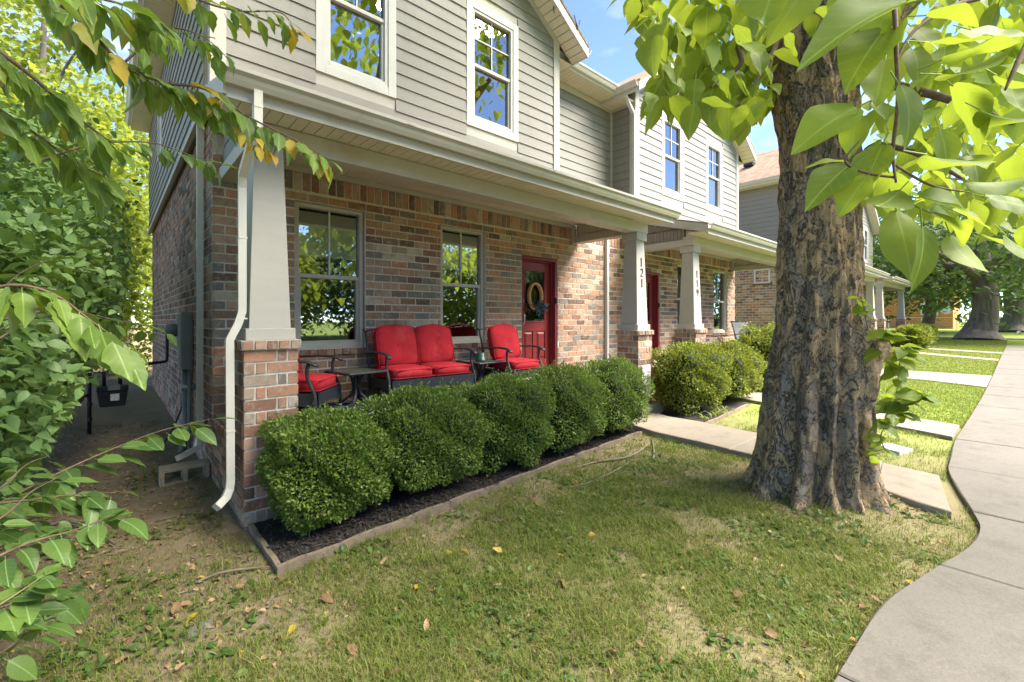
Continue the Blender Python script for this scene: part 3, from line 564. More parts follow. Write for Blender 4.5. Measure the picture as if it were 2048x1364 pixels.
# ------------------------------------------------------------------ duplex
YP, YW, YU, YR = 4.034, 5.555, 5.50, 6.13
def lapped(parent, ax, plane, u0, u1, z0, z1, ops=(), top=None, ex=.172, name='siding_board'):
    """horizontal lap boards; ax 'y' faces -y, ax 'x' faces -x; top(u)->max z gives sloped upper edge as list of (ulo,uhi) fn of z"""
    z = z0
    while z < z1 - .01:
        zt = min(z + ex + .015, z1); spans = [(u0, u1)]
        if top: 
            lo, hi = top(z); lo2, hi2 = top(zt); spans = [(max(u0, lo), min(u1, hi))]
        for (a, b, c, d) in ops:
            if d > z + .004 and c < z + ex - .004: spans = [s for (p, q) in spans for s in ((p, min(q, a)), (max(p, b), q)) if s[1] - s[0] > .01]
        for (p, q) in spans:
            if q - p < .02: continue
            p2, q2 = (max(p, lo2), min(q, hi2)) if top else (p, q)
            if q2 < p2: q2 = p2 = (p2 + q2) / 2
            yb, yt = plane - .024, plane - .008; j = random.uniform(-.0015, .0015)
            P = [(p, yb + j, z), (q, yb + j, z), (q2, yt + j, zt), (p2, yt + j, zt), (p, plane, z), (q, plane, z), (q2, plane, zt), (p2, plane, zt)]
            if ax == 'x': P = [(v[1], v[0], v[2]) for v in P]
            MB().add(P, [(0, 1, 2, 3), (5, 4, 7, 6), (0, 4, 5, 1), (3, 2, 6, 7), (0, 3, 7, 4), (1, 5, 6, 2)]).build(name, M['siding'], parent)
        z += ex

def gutter_run(mb, a, b, w_=.11, h=.10):
    """K-style gutter along segment a->b, outward normal to the right of a->b"""
    a, b = Vector(a), Vector(b); t = (b - a).normalized(); n = t.cross(Vector((0, 0, 1))).normalized()
    prof = [(0, 0), (.055, 0), (.075, .03), (.085, .055), (.11, .075), (.11, .10), (.10, .10), (.10, .082), (.07, .05), (.05, .008), (.006, .008), (.006, .10), (0, .10)]
    prof = [(p * w_ / .11, q * h / .10) for p, q in prof]
    mb.prism([a + n * p + Vector((0, 0, q)) for p, q in prof], b - a)

def column(parent, x0, x1, zb, detail, nums=None, zt=3.10, zc=1.49, m_pier=True, capb=True):
    """brick pier x0..x1 with tapered white shaft"""
    pw = x1 - x0; y0, y1 = YP, YP + pw; xc, yc = (x0 + x1) / 2, YP + pw / 2
    pier = MB().box(x0 + .007, x1 - .007, y0 + .007, y1 - .007, zb - .2, zc - .01).build('brick_pier', M['mortar'], parent)
    fr = []; sd = []
    n = int((zc - .075 - zb) / CO); z = zc - .075
    for k in range(n + 3):
        z -= CO
        pcs = (0, .60, .795, 1) if k % 2 == 0 else (0, .2, .4, 1)
        for a, b in zip(pcs[:-1], pcs[1:]): fr.append((x0 + a * pw + (JT / 2 if a else 0), x0 + b * pw - (JT / 2 if b < 1 else 0), z + JT / 2, z + CO - JT / 2))
        pcs = (0, .2, .4, 1) if k % 2 == 0 else (0, .6, 1)
        for a, b in zip(pcs[:-1], pcs[1:]): sd.append((y0 + .03 + a * (pw - .03) + JT / 2 * (a > 0), y0 + .03 + b * (pw - .03) - JT / 2, z + JT / 2, z + CO - JT / 2))
    lf = (lambda c: True) if detail else None
    lay(fr, pier, 'y', y0, -1, lf); lay(sd, pier, 'x', x0, -1, lf)
    # mitred rowlock cap
    cap = MB().frustum((x0 - .015, x1 + .015, y0 - .015, y1 + .015, zc - .075), (x0 - .02, x1 + .02, y0 - .02, y1 + .02, zc)).build('pier_cap', M['mortar'], pier)
    rc = [(x0 - .02 + (pw + .04) * k / 5 + JT / 2, x0 - .02 + (pw + .04) * (k + 1) / 5 - JT / 2, zc - .07, zc - .004) for k in range(5)]
    lay(rc, pier, 'y', y0 - .028, -1, lf)
    rs = [(y0 + .01 + pw * k / 5, y0 + pw * (k + 1) / 5 - JT / 2, zc - .07, zc - .004) for k in range(5)]; lay(rs, pier, 'x', x0 - .028, -1, lf)
    co = empty('column'); co.parent = parent
    MB().box(xc - .185, xc + .185, yc - .185, yc + .185, zc, zc + .095).build('base_block', M['shaft'], co, bevel=.006)
    b, t = .155, .108
    MB().frustum((xc - b, xc + b, yc - b, yc + b, zc + .095), (xc - t, xc + t, yc - t, yc + t, zt)).build('shaft', M['shaft'], co, bevel=.003)
    if capb:
        MB().box(xc - .145, xc + .145, yc - .145, yc + .145, zt - .13, zt - .002).build('cap_block', M['shaft'], co, bevel=.006)
    if nums:
        for ch, zz in nums:
            yy = yc - (b + (t - b) * (zz - zc - .095) / (zt - zc - .095))
            numeral(ch, xc + .01, zz, .135, yy - .001, co)
    return co

def duplex(name, label, XL, XR, cols, zoff, detail, u1, u2):
    H = thing(name, label, 'house'); g1 = (XL, XL + 5.22); g2 = (XR - 5.38, XR); YB = 14.6
    FL = .68
    # --- brick walls
    def big(c):
        px, py, z = project(np.array(c)); return detail and z > 0 and 350 < px < 1062 and 300 < py < 860
    ops = [(w_[0], w_[1], 1.31, 3.05) for w_ in u1['win'] + u2['win']] + [(d[0], d[1], .0, 2.765) for d in (u1['door'], u2['door'])]
    fwall = MB(); solid_cells(fwall, XL + .03, XR - .03, 0, 3.45, ops, lambda mb, a, b, c, d: mb.box(a, b, YW + .006, YW + .22, c, d))
    fwall = fwall.build('front_wall', M['mortar'], H)
    r = []; face_bricks(r, ops, XL + .0, XR, .08, 3.166)
    lay(r, fwall, 'y', YW, -1, big)
    so_ = []; x = XL
    while x < XR - .03:
        so_.append((x + JT / 2, x + CO - JT / 2, 3.166 + JT / 2, 3.385)); x += CO
    lay(so_, fwall, 'y', YW - .001, -1, big)
    for (a, b) in u1['win'] + u2['win']:     # rowlock sills and reveals
        q = []; x = a - .05
        while x < b + .03: q.append((x + .004, x + CO - .006, 1.235, 1.303)); x += CO
        lay(q, fwall, 'y', YW - .022, -1, big)
    swall = MB().box(XL + .006, XL + .2, YW + .02, YB, -.2, 3.93).build('side_wall', M['mortar'], H)
    r = []; so2 = (7.06, 7.38, 2.74, 3.10); face_bricks(r, [(YW, YW + .8, 3.42, 4)] if False else [], YW + .03, YB, -.02, 3.86, half=True)
    def bigs(c):
        px, py, z = project(np.array(c)); return detail and z > 0 and c[1] < 7.0 and 90 < py < 1000 and (c[2] < 3.0)
    lay(r, swall, 'x', XL, -1, bigs)
    MB().box(XR - .2, XR - .012, YW + .22, YB, -.2, 3.93).build('side_wall', M['mortar'], H)
    r = []; face_bricks(r, [], YW + .03, YB, -.02, 3.86); lay(r, H.children[-1], 'x', XR, 1)
    # --- porches
    for (pa, pb) in ((cols[0][0], cols[1][1]), (cols[2][0], cols[3][1])):
        MB().box(pa + .03, pb - .03, YP + .12, YW + .012, .5, FL).build('porch_floor', M['base'], H)
        fd = MB().box(pa + .04, pb - .04, YP + .16, YP + .3, -.2, .5).build('foundation', M['mortar'], H)
        r = []; face_bricks(r, [], pa + .4, pb - .4, -.02, .49); lay(r, fd, 'y', YP + .15, -1)
        lw = MB().box(pa + .012, pa + .2, YP + .40, YW + .02, -.2, .57).build('low_wall', M['mortar'], H)
        r = []; face_bricks(r, [], YP + .4, YW + .02, -.02, .56); lay(r, lw, 'x', pa + .002, -1, (lambda c: True) if detail and pa < 2 else None)
        y = YP + .41
        while y < YW - .04:
            o = link('brick', random.choice(BRICKS), lw); o.location = (pa + .095, y + .044, .612); o.scale = (.21, .084, .075); y += CO
        zb_, zt_ = 3.10, 3.27
        MB().box(pa + .03, pb - .03, YP + .06, YP + .27, zb_, zt_).build('porch_beam', M['trim'], H, bevel=.004)
        for xa, s in ((pa + .06, -1), (pb - .26, 1)):
            MB().box(xa, xa + .2, YP + .272, YW - .05, zb_, zb_ + .13).build('end_beam', M['trim'], H, bevel=.004)
        # gable-end panels over the end beams: boards with upright grooves inside, triangle outside
        for xa, sg in ((pa + .10, -1), (pb - .16, 1)):
            k = YP + .273
            while k < YW - .03:
                e = min(k + .075, YW - .03); q = lambda y_: 3.36 + (y_ - 3.65) * .26
                MB().prism([(xa, k + .003, zb_ + .132), (xa, e - .003, zb_ + .132), (xa, e - .003, q(e) - .02), (xa, k + .003, q(k) - .02)], (.06, 0, 0)).build('end_board', M['soffit' if sg > 0 else 'siding'], H); k += .075
        MB().box(pb - .30, pb - .235, YW - .06, YW - .002, 3.07, 3.435).build('trim_post', M['trim'], H)
        # ceiling boards
        MB().box(pa + .1, pb - .1, YP + .27, YW, 3.452, 3.47).build('porch_ceiling', M['soffit'], H)
        ce = H.children[-1]; x = pa + .17
        while x < pb - .32:
            e = min(x + .0985, pb - .30); MB().box(x + .0025, e - .0025, YP + .274, YW - .045, 3.441, 3.4515).build('ceiling_board', M['soffit'], ce); x += .0985
        MB().box(pa + .26, pb - .302, YW - .04, YW - .003, 3.375, 3.44).build('frieze_board', M['trim'], H, bevel=.003)
        # front overhang
        ov0, ov1 = pa - .17, pb + .13; yf = 3.74
        sv = MB().box(ov0, ov1, yf, YP + .058, 3.285, 3.30).build('porch_soffit', M['soffit'], H); x = ov0 + .01
        while x < ov1 - .05:
            e = min(x + .10, ov1 - .01); MB().box(x + .004, e - .004, yf + .003, YP + .05, 3.274, 3.2845).build('soffit_strip', M['soffit'], sv); x += .10
        MB().box(ov0, ov1, yf - .026, yf - .001, 3.235, 3.40).build('fascia', M['trim'], H, bevel=.003)
        gm = MB(); gutter_run(gm, (ov0 - .02, yf - .0265, 3.315), (ov1 + .06, yf - .0265, 3.315), .105, .115); gm.build('gutter', M['gutter'], H)
        z0r, z1r = 3.405, 3.405 + (YU - yf) * .27
        rf = MB().prism([(ov0, yf - .04, z0r), (ov0, YU, z1r), (ov0, YU, z1r + .025), (ov0, yf - .04, z0r + .025)], (ov1 - ov0, 0, 0)).build('porch_roof', M['shingle'], H)
        for xa in (ov0 - .022, ov1 - .002):
            MB().prism([(xa, yf - .03, z0r - .15), (xa, YU - .03, z1r - .15), (xa, YU - .03, z1r - .003), (xa, yf - .03, z0r - .003)], (.024, 0, 0)).build('rake_board', M['trim'], rf)
        for xa, xb in ((ov0, pa + .10), (pb - .10, ov1)):
            MB().prism([(xa + .003, yf, z0r - .12), (xa + .003, YU - .03, z1r - .12), (xa + .003, YU - .03, z1r - .10), (xa + .003, yf, z0r - .10)], (xb - xa - .006, 0, 0)).build('rake_soffit', M['soffit'], rf)
    for i, c in enumerate(cols):
        zc = 1.49; zbs = gz(c[0] - XL + .778) if not detail else gz(c[0])
        column(H, c[0], c[1], zbs, detail and i == 0, nums=c[2] if len(c) > 2 else None, capb=i > 0)
    # --- windows and doors below
    for (a, b) in u1['win']: window(H, a + .012, b - .012, 1.31, 3.045, YW + .05, 'v', blind=.33)
    for (a, b) in u2['win']: window(H, a + .012, b - .012, 1.31, 3.045, YW + .05, 'v', blind=.9)
    door(H, u1['door'][0] + .008, u1['door'][1] - .008, .73, 2.757, YW + .06, True)
    door(H, u2['door'][0] + .008, u2['door'][1] - .008, .73, 2.757, YW + .06, True)
    # --- upper storey
    EZ = 6.68; SL = .66
    def gable(g):
        xm = (g[0] + g[1]) / 2
        return lambda z: (g[0] if z < EZ else g[0] + (z - EZ) / SL, g[1] if z < EZ else g[1] - (z - EZ) / SL)
    for g, uu in ((g1, u1), (g2, u2)):
        sh = MB(); xm = (g[0] + g[1]) / 2; zr = EZ + SL * (g[1] - g[0]) / 2
        wo_ = [(a, b, 4.60, 6.52) for (a, b) in uu['up']]
        hol = [(a + .11, b - .11, 4.71, 6.41) for a, b in uu['up']]
        solid_cells(sh, g[0], g[1], 3.6, EZ, hol, lambda mb, a, b, c, d: mb.box(a, b, YU, YU + .12, c, d))
        sh.prism([(g[0], YU, EZ), (g[1], YU, EZ), (xm, YU, zr)], (0, .12, 0)); sh = sh.build('siding', M['trim'], H)
        lapped(sh, 'y', YU, g[0] + .09, g[1] - .09, 3.75, zr - .06, wo_, gable(g))
        for xa, xb in ((g[0] - .03, g[0] + .115), (g[1] - .115, g[1] + .03)): MB().box(xa, xb, YU - .035, YU + .02, 3.75, EZ + .02).build('corner_board', M['trim'], H, bevel=.003)
        MB().box(g[0] - .03, g[0] - .002, YU + .021, YU + .12, 3.75, EZ - .02).build('corner_board', M['trim'], H)
        for (a, b) in uu['up']: window(H, a + .11, b - .11, 4.71, 6.41, YU - .012, 'x', trim=.11, blind=.97 if uu is u2 else 0, gm='glass_up', wm='white', curtain=uu is u1)
        # rakes
        for s in (-1, 1):
            ex = g[0] if s < 0 else g[1]; k = .42; dv = Vector((xm - ex, 0, zr - EZ)); up_ = Vector((0, 0, 1))
            A = Vector((ex + s * k, 0, EZ - SL * k + .16)); B = Vector((xm, 0, zr + .16))
            def rk(nm, y0, y1, d0, d1, m, par=H):
                q = [A + up_ * d0, B + up_ * d0, B + up_ * d1, A + up_ * d1]; return MB().prism([(v.x, y0, v.z) for v in q], (0, y1 - y0, 0)).build(nm, M[m], par)
            ys = YU - .36
            roof = rk('roof', ys - .03, YB + .3, 0, .05, 'shingle')
            rk('rake_fascia', ys - .02, ys + .005, -.18, -.003, 'white', roof)
            frz = MB(); C0 = Vector((ex - s * .02, 0, EZ + .01)); B2 = Vector((xm, 0, zr + .01))
            MB().prism([(v.x, YU - .04, v.z) for v in (C0 - up_ * .11, B2 - up_ * .11, B2 + up_ * .02, C0 + up_ * .02)], (0, .03, 0)).build('rake_frieze', M['trim'], roof)
            n = 26
            for i in range(n):
                a_, b_ = A.lerp(B, i / n + .002), A.lerp(B, (i + 1) / n - .002)
                MB().prism([(v.x, ys + .008, v.z) for v in (a_ - up_ * .16, b_ - up_ * .16, b_ - up_ * .145, a_ - up_ * .145)], (0, .345, 0)).build('soffit_strip', M['soffit'], roof)
            # eave along the side
            xo = ex + s * k; zf = EZ - SL * k + .16
            x_lo, x_hi = sorted((xo - s * .02, xo)); MB().box(x_lo, x_hi, ys + .01, YB, zf - .17, zf - .004).build('eave_fascia', M['white'], H)
            x_lo, x_hi = sorted((ex + s * .002, xo - s * .021)); es = MB().box(x_lo, x_hi, ys + .36, YB, zf - .165, zf - .15).build('eave_soffit', M['soffit'], H)
            if (g is g1 and s < 0) or (g is g2 and s < 0):
                y = ys + .37
                y_end = YB if g is g1 else YR - .4
                while y < y_end: MB().box(x_lo + .003, x_hi - .003, y + .003, min(y + .1, y_end) - .003, zf - .174, zf - .1655).build('soffit_strip', M['soffit'], es); y += .1
            gm = MB()
            yend = YB if not (g is g2 and s < 0) and not (g is g1 and s > 0) else YR - .30
            if s < 0: gutter_run(gm, (xo - .001, yend, zf - .10), (xo - .001, ys, zf - .10), .11, .11)
            else: gutter_run(gm, (xo + .001, ys, zf - .10), (xo + .001, yend, zf - .10), .11, .11)
            gm.build('gutter', M['white'], H)
    # --- recess between the gables
    ra, rb = g1[1], g2[0]; rz = EZ - .24
    rs_ = MB().box(ra, rb, YR, YR + .1, 3.45, rz + .2).build('recess_siding', M['trim'], H)
    lapped(rs_, 'y', YR, ra + .002, rb - .06, 3.75, rz)
    ret = MB().box(rb + .002, rb + .1, YU + .12, YR, 3.45, rz + .2).build('return_siding', M['trim'], H)
    lapped(ret, 'x', rb, YU + .121, YR - .06, 3.75, rz)
    MB().box(rb - .06, rb - .001, YR - .06, YR - .001, 3.75, rz).build('corner_board', M['trim'], H)
    MB().box(ra, rb - .001, YR - .045, YR - .002, rz - .1, rz + .02).build('frieze_board', M['trim'], H)
    MB().box(rb - .045, rb - .026, YU + .121, YR - .061, rz - .1, rz + .02).build('frieze_board', M['trim'], H)
    ye = YR - .42
    MB().box(ra + .02, rb - .30, ye - .02, ye, rz + .03, rz + .18).build('fascia', M['white'], H)
    rsf = MB().box(ra + .02, rb - .04, ye + .001, YR - .002, rz + .035, rz + .045).build('eave_soffit', M['soffit'], H); x = ra + .03
    while x < rb - .45: MB().box(x + .004, x + .096, ye + .004, YR - .046, rz + .024, rz + .0345).build('soffit_strip', M['soffit'], rsf); x += .1
    gm = MB(); gutter_run(gm, (ra + .02, ye - .021, rz + .08), (rb - .42, ye - .021, rz + .08), .11, .11); gm.build('gutter', M['white'], H)
    MB().prism([(ra - 2.6, ye - .03, rz + .19), (ra - 2.6, 11.5, rz + .19 + (11.5 - ye) * .55), (ra - 2.6, 11.5, rz + .24 + (11.5 - ye) * .55), (ra - 2.6, ye - .03, rz + .24)], (rb - ra + 5.2, 0, 0)).build('roof', M['shingle'], H)
    # --- side siding with overhanging lower edge
    ss = MB().box(XL - .05, XL + .05, YU + .12, YB, 3.86, EZ).build('side_siding', M['trim'], H)
    lapped(ss, 'x', XL - .05, YU + .121, YB, 3.87, EZ - .05, [(10.6, 11.6, 4.8, 6.1)])
    MB().box(XL - .10, XL - .052, YU + .121, YB, 3.80, 3.868).build('drip_board', M['trim'], H)
    side_window(H, 10.65, 11.55, 4.85, 6.05, XL - .06)
    MB().box(XR - .05, XR + .05, YU + .12, YB, 3.86, EZ).build('side_siding', M['siding'], H)
    if not detail: side_window(H, 6.03, 6.60, 2.80, 3.34, XL - .01); MB().box(XL - .04, XL + .02, 5.98, 6.65, 2.735, 2.795).build('window_sill', M['brick'], H)
    MB().box(XL + .05, XR - .05, YB - .1, YB, 0, EZ).build('back_wall', M['siding'], H)
    # --- downspouts
    def spout(pts, par=H, m='spout'):
        s = MB().tube(pts, .055, 4, flat=(.9, .72)); return s.build('downspout', M[m], par, bevel=0)
    if detail:
        spout([(XL + .02, 3.69, 3.33), (XL + .02, 3.69, 3.06), (XL - .0, 3.76, 2.98), (XL - .005, 4.06, 2.80), (XL + .0, 4.10, 2.70), (XL + .0, 4.10, 1.72), (XL - .03, 4.10, 1.62), (XL - .085, 4.10, 1.50), (XL - .085, 4.10, 1.42), (XL - .08, 4.10, .40), (XL - .09, 4.09, .33), (XL - .12, 4.065, .275), (XL - .185, 4.02, .235)])
        for z in (3.2, 2.3, 1.66, .78): MB().tube([(XL + .02 if z > 3 else XL if z > 1.6 else XL - .083, 3.69 if z > 3 else 4.10, z), (XL + .02 if z > 3 else XL if z > 1.6 else XL - .083, 3.69 if z > 3 else 4.10, z + .012)], .058, 4, flat=(.92, .74)).build('spout_seam', M['spout'], H)
        spout([(XL - .05, 5.98, 3.80), (XL - .05, 5.98, .36), (XL - .08, 5.95, .26), (XL - .2, 5.86, .225), (XL - .26, 5.82, .215)])
        spout([(7.50, YW - .04, 3.6), (7.50, YW - .04, .3)], m='white')
        spout([(rb - .36, YU + .02, rz + .12), (rb - .36, YU + .02, rz + .02), (rb - .16, YU - .0, rz - .22), (rb - .075, YU - .02, rz - .34), (rb - .075, YU - .02, 3.9)], m='white')
    else:
        a = cols[3]
        spout([(a[1] + .1, 3.68, 3.34), (a[1] + .1, 3.68, 3.2), (a[1] + .0, 3.85, 2.98), (a[1] - .06, 4.0, 2.95)], m='white')
    # roof vents
    for (x, y) in (() if detail else ((g1[0] + 1.2, 7.2), (g1[0] + 1.4, 8.6))):
        zz = EZ + SL * (x - g1[0]) + .2; MB().box(x - .18, x + .18, y - .18, y + .18, zz, zz + .16).build('roof_vent', M['black'], H, bevel=.02)
    if zoff: H.location.z = zoff
    return H

U1 = dict(win=[(1.59, 2.437), (3.577, 4.411)], door=(5.18, 6.083), up=[(1.797, 2.826), (3.981, 5.03)])
U2 = dict(win=[(10.44, 11.28), (12.46, 13.33)], door=(8.72, 9.62), up=[(9.57, 10.62), (11.81, 12.84)])
n121 = [('1', 2.615), ('2', 2.44), ('1', 2.27)]; n119 = [('1', 2.55), ('1', 2.37), ('9', 2.19)]
HOUSE = duplex('duplex_house', 'brick duplex with grey lap siding, red doors and numbers 121 and 119', .778, 13.87, [(.778, 1.178), (6.32, 6.73, n121), (8.27, 8.69, n119), (13.45, 13.87)], 0, True, U1, U2)
OX = 17.42; OX2 = 32.65 - 13.87
V1 = dict(win=[(a + OX, b + OX) for a, b in U1['win']], door=tuple(v + OX for v in U1['door']), up=[(a + OX, b + OX) for a, b in U1['up']])
V2 = dict(win=[(a + OX2, b + OX2) for a, b in U2['win']], door=tuple(v + OX2 for v in U2['door']), up=[(a + OX2, b + OX2) for a, b in U2['up']])
HOUSE2 = duplex('duplex_house', 'far duplex with pale siding and brown roof beyond the tree trunk', 18.2, 32.65, [(18.2, 18.62), (24.65, 25.07), (26.7, 27.12), (32.7 - .1, 33.0)], .24, False, V1, V2)
# concrete footing and step under the 121 column
st = tag(empty('porch_step'), 'concrete porch step at the end of the front walk', 'step', kind='structure')
MB().box(5.55, 6.93, 3.94, 4.6, -.1, .285).build('step_block', M['base'], st, bevel=.012)
MB().box(5.35, 6.25, 4.02, 4.3, .286, .48).build('step_block', M['base'], st, bevel=.012)
# ------------------------------------------------------------------ porch furniture
def cushion_mesh(w_, d, h, puff=.03, tuft=None, crown=0.0, n=12):
    """soft box centred in x/y, bottom at z=0"""
    V = []; F = []; ix = {}
    def P(u, v, s):
        e = 1 - max(abs(u), abs(v)) ** 6
        ed = 1 - .10 * (abs(u * v) ** 3)
        z = h / 2 + s * (h / 2 - .022) + s * .022 * e + s * puff * (1 - u * u) * (1 - v * v)
        y = v * d / 2 * ed + (crown * (1 - u * u) if v > 0 else 0) * abs(v)
        if tuft:
            for tu, tv in tuft: z -= s * .028 * math.exp(-((u - tu) ** 2 + (v - tv) ** 2) / .012) + s * .012 * math.exp(-((u - tu) ** 2 * 30 + (v - tv) ** 2 * 2.2))
        return (u * w_ / 2 * ed, y, z)
    for s in (1, -1):
        for i in range(n + 1):
            for j in range(n + 1): ix[s, i, j] = len(V); V.append(P(-1 + 2 * i / n, -1 + 2 * j / n, s))
        for i in range(n):
            for j in range(n): F.append((ix[s, i, j], ix[s, i + 1, j], ix[s, i + 1, j + 1], ix[s, i, j + 1]))
    ring = [(i, 0) for i in range(n)] + [(n, j) for j in range(n)] + [(n - i, n) for i in range(n)] + [(0, n - j) for j in range(n)]
    for (a, b) in zip(ring, ring[1:] + ring[:1]): F.append((ix[1, a[0], a[1]], ix[-1, a[0], a[1]], ix[-1, b[0], b[1]], ix[1, b[0], b[1]]))
    return MB().add(V, F)
def piping(w_, d, h, crown=0.0):
    mb = MB()
    for z in (.02, h - .02):
        pts = [(-w_ / 2 + .02, -d / 2 + .003, z), (w_ / 2 - .02, -d / 2 + .003, z), (w_ / 2 - .003, -d / 2 + .02, z), (w_ / 2 - .003, d / 2 - .02, z), (w_ / 2 - .02, d / 2 - .003, z), (0, d / 2 + crown, z), (-w_ / 2 + .02, d / 2 - .003, z), (-w_ / 2 + .003, d / 2 - .02, z), (-w_ / 2 + .003, -d / 2 + .02, z), (-w_ / 2 + .02, -d / 2 + .003, z)]
        mb.tube(pts, .006, 6)
    return mb
def seat(name, label, cat, w_, nseat, group=None, glider=True):
    """front faces -y in local space, origin on the floor under the middle"""
    t = thing(name, label, cat, group); dp = .62
    ap = MB()   # wicker apron with arched lower edge
    def apron(p0, p1, n=10):
        p0, p1 = Vector(p0), Vector(p1); v = []; f = []
        for i in range(n + 1):
            q = p0.lerp(p1, i / n); arch = .045 * math.sin(PI * i / n); v += [(q.x, q.y, .12 + arch), (q.x, q.y, .27)]
        nn = (p1 - p0).cross(Vector((0, 0, 1))).normalized() * .02
        m = len(v); v += [tuple(Vector(a) + nn) for a in v]
        for i in range(n):
            a = 2 * i; f += [(a, a + 2, a + 3, a + 1), (m + a, m + a + 1, m + a + 3, m + a + 2), (a, m + a, m + a + 2, a + 2), (a + 1, a + 3, m + a + 3, m + a + 1)]
        ap.add(v, f)
    x = w_ / 2 - .03; apron((-x, -dp / 2, 0), (x, -dp / 2, 0)); apron((-x, dp / 2 - .03, 0), (-x, -dp / 2, 0)); apron((x, -dp / 2, 0), (x, dp / 2 - .03, 0))
    ap.box(-x, x, -dp / 2 + .01, dp / 2 - .02, .245, .262); ap.build('wicker_apron', M['wicker'], t)
    sw = (w_ - .10) / nseat
    for k in range(nseat):
        cx_ = -w_ / 2 + .05 + sw * (k + .5)
        c = cushion_mesh(sw - .008, .60, .135, .016); o = c.build('seat_cushion', M['cushion'], t, True); o.matrix_world = Matrix.Translation((cx_, -.025, .268))
        pp = piping(sw - .008, .60, .135).build('piping', M['cushion'], o); 
        b = cushion_mesh(sw - .012, .50, .13, .03, [(0, .05)], .035); o = b.build('back_cushion', M['cushion'], t, True)
        o.matrix_world = Matrix.Translation((cx_, .21, .62)) @ Matrix.Rotation(math.radians(76), 4, 'X') @ Matrix.Translation((0, 0, -.02))
        piping(sw - .012, .50, .13, .035).build('piping', M['cushion'], o)
        bt = MB().lathe([(.001, .0), (.012, .0), (.012, .008), (.001, .011)], (0, .012, .128), 10).build('button', M['cushion'], o, True)
    # back frame: two stiles and a waved top rail
    for s in (-1, 1):
        MB().tube([(s * (w_ / 2 - .015), .24, .12), (s * (w_ / 2 - .015), .26, .45), (s * (w_ / 2 - .012), .36, .82), (s * (w_ / 2 + .005), .40, .855)], [.017, .017, .015, .012], 8).build('back_post', M['metal'], t, True)
    xs = np.linspace(-w_ / 2 + .012, w_ / 2 - .012, 25)
    MB().tube([(x_, .365, .825 + (.045 * abs(math.sin(nseat * PI * (x_ + w_ / 2) / w_)) ** .8)) for x_ in xs], .014, 8, flat=(1.4, .8)).build('top_rail', M['metal'], t, True)
    for s in (-1, 1):
        xx = s * (w_ / 2 - .0)
        MB().tube([(xx, .30, .56), (xx, .12, .575), (xx, -.10, .585), (xx, -.24, .575), (xx + s * .008, -.31, .545), (xx + s * .01, -.34, .53)], [.012, .016, .020, .024, .024, .016], 8, flat=(1.5, .7)).build('armrest', M['metal'], t, True)
        MB().tube([(xx, -.25, .565), (xx, -.232, .50), (xx, -.235, .42), (xx, -.27, .34), (xx, -.305, .26), (xx, -.315, .15), (xx, -.315, .06)], .018, 8).build('arm_post', M['metal'], t, True)
        MB().lathe([(.019, 0), (.019, .012), (.012, .018)], (xx, -.315, .045), 8).build('foot_cap', M['white'], t)
    if glider:
        for s in (-1, 1): MB().tube([(s * (w_ / 2 - .08), -.30, .012), (s * (w_ / 2 - .08), -.1, .03), (s * (w_ / 2 - .08), .12, .03), (s * (w_ / 2 - .08), .32, .012)], .013, 8).build('base_runner', M['metal'], t, True)
        mb = MB()
        for s in (-1, 1): mb.tube([(s * (w_ / 2 - .08), 0, .03), (s * .12, 0, .06), (s * .06, 0, .13), (s * .06, 0, .25)], .014, 8)
        mb.build('base_spring', M['metal'], t, True)
    return t
FLR = .682
ls = seat('loveseat', 'wide red cushioned loveseat with black metal arms and two back cushions', 'loveseat', 1.22, 2); ls.location = (2.99, 5.09, FLR)
c1 = seat('patio_armchair', 'red cushioned armchair beside the front door', 'armchair', .66, 1, 'red patio armchairs'); c1.location = (4.40, 4.93, FLR); c1.rotation_euler.z = math.radians(3)
c2 = copy_tree(c1); c2.location = (1.42, 4.88, FLR); c2.rotation_euler.z = math.radians(50); c2['label'] = 'red cushioned armchair turned sideways behind the brick corner pier'
def side_table(loc, rz, label):
    t = thing('side_table', label, 'side table', 'slate topped patio side tables')
    tp = MB().box(-.23, .23, -.23, .23, .385, .40).build('table_top', M['tabletop'], t)
    MB().tube([(-.235, -.235, .392), (.235, -.235, .392), (.235, .235, .392), (-.235, .235, .392), (-.235, -.235, .392)], .016, 8).build('rim', M['metal'], tp)
    for k in range(4):
        a = PI / 4 + k * PI / 2; c, s = math.cos(a), math.sin(a)
        MB().tube([(c * .10, s * .10, .384), (c * .05, s * .05, .32), (c * .028, s * .028, .22), (c * .05, s * .05, .14), (c * .14, s * .14, .06), (c * .24, s * .24, .02), (c * .29, s * .29, .012)], [.014, .016, .016, .016, .015, .014, .013], 8, flat=(1.3, .9)).build('leg', M['metal'], t, True)
    MB().lathe([(.03, 0), (.045, .01), (.045, .03), (.03, .04)], (0, 0, .21), 12).build('collar', M['metal'], t)
    t.location = loc; t.rotation_euler.z = rz; return t
side_table((2.07, 4.97, FLR), .18, 'slate topped side table between the sideways armchair and the loveseat')
side_table((3.86, 4.98, FLR), .05, 'side table with a green pot on it')
pot = thing('plant_pot', 'small dark green glazed pot upside down on side table', 'pot')
MB().lathe([(.075, 0), (.078, .025), (.070, .03), (.062, .115), (.055, .122), (.001, .122)], (0, 0, 0), 20).build('pot_body', M['greenpot'], pot, True); pot.location = (3.82, 4.93, FLR + .402)
tag(MB().box(1.45, 4.75, 4.22, 5.3, FLR, FLR + .012).build('rug', M['rug']), 'dark blue patterned rug under the patio furniture', 'rug')
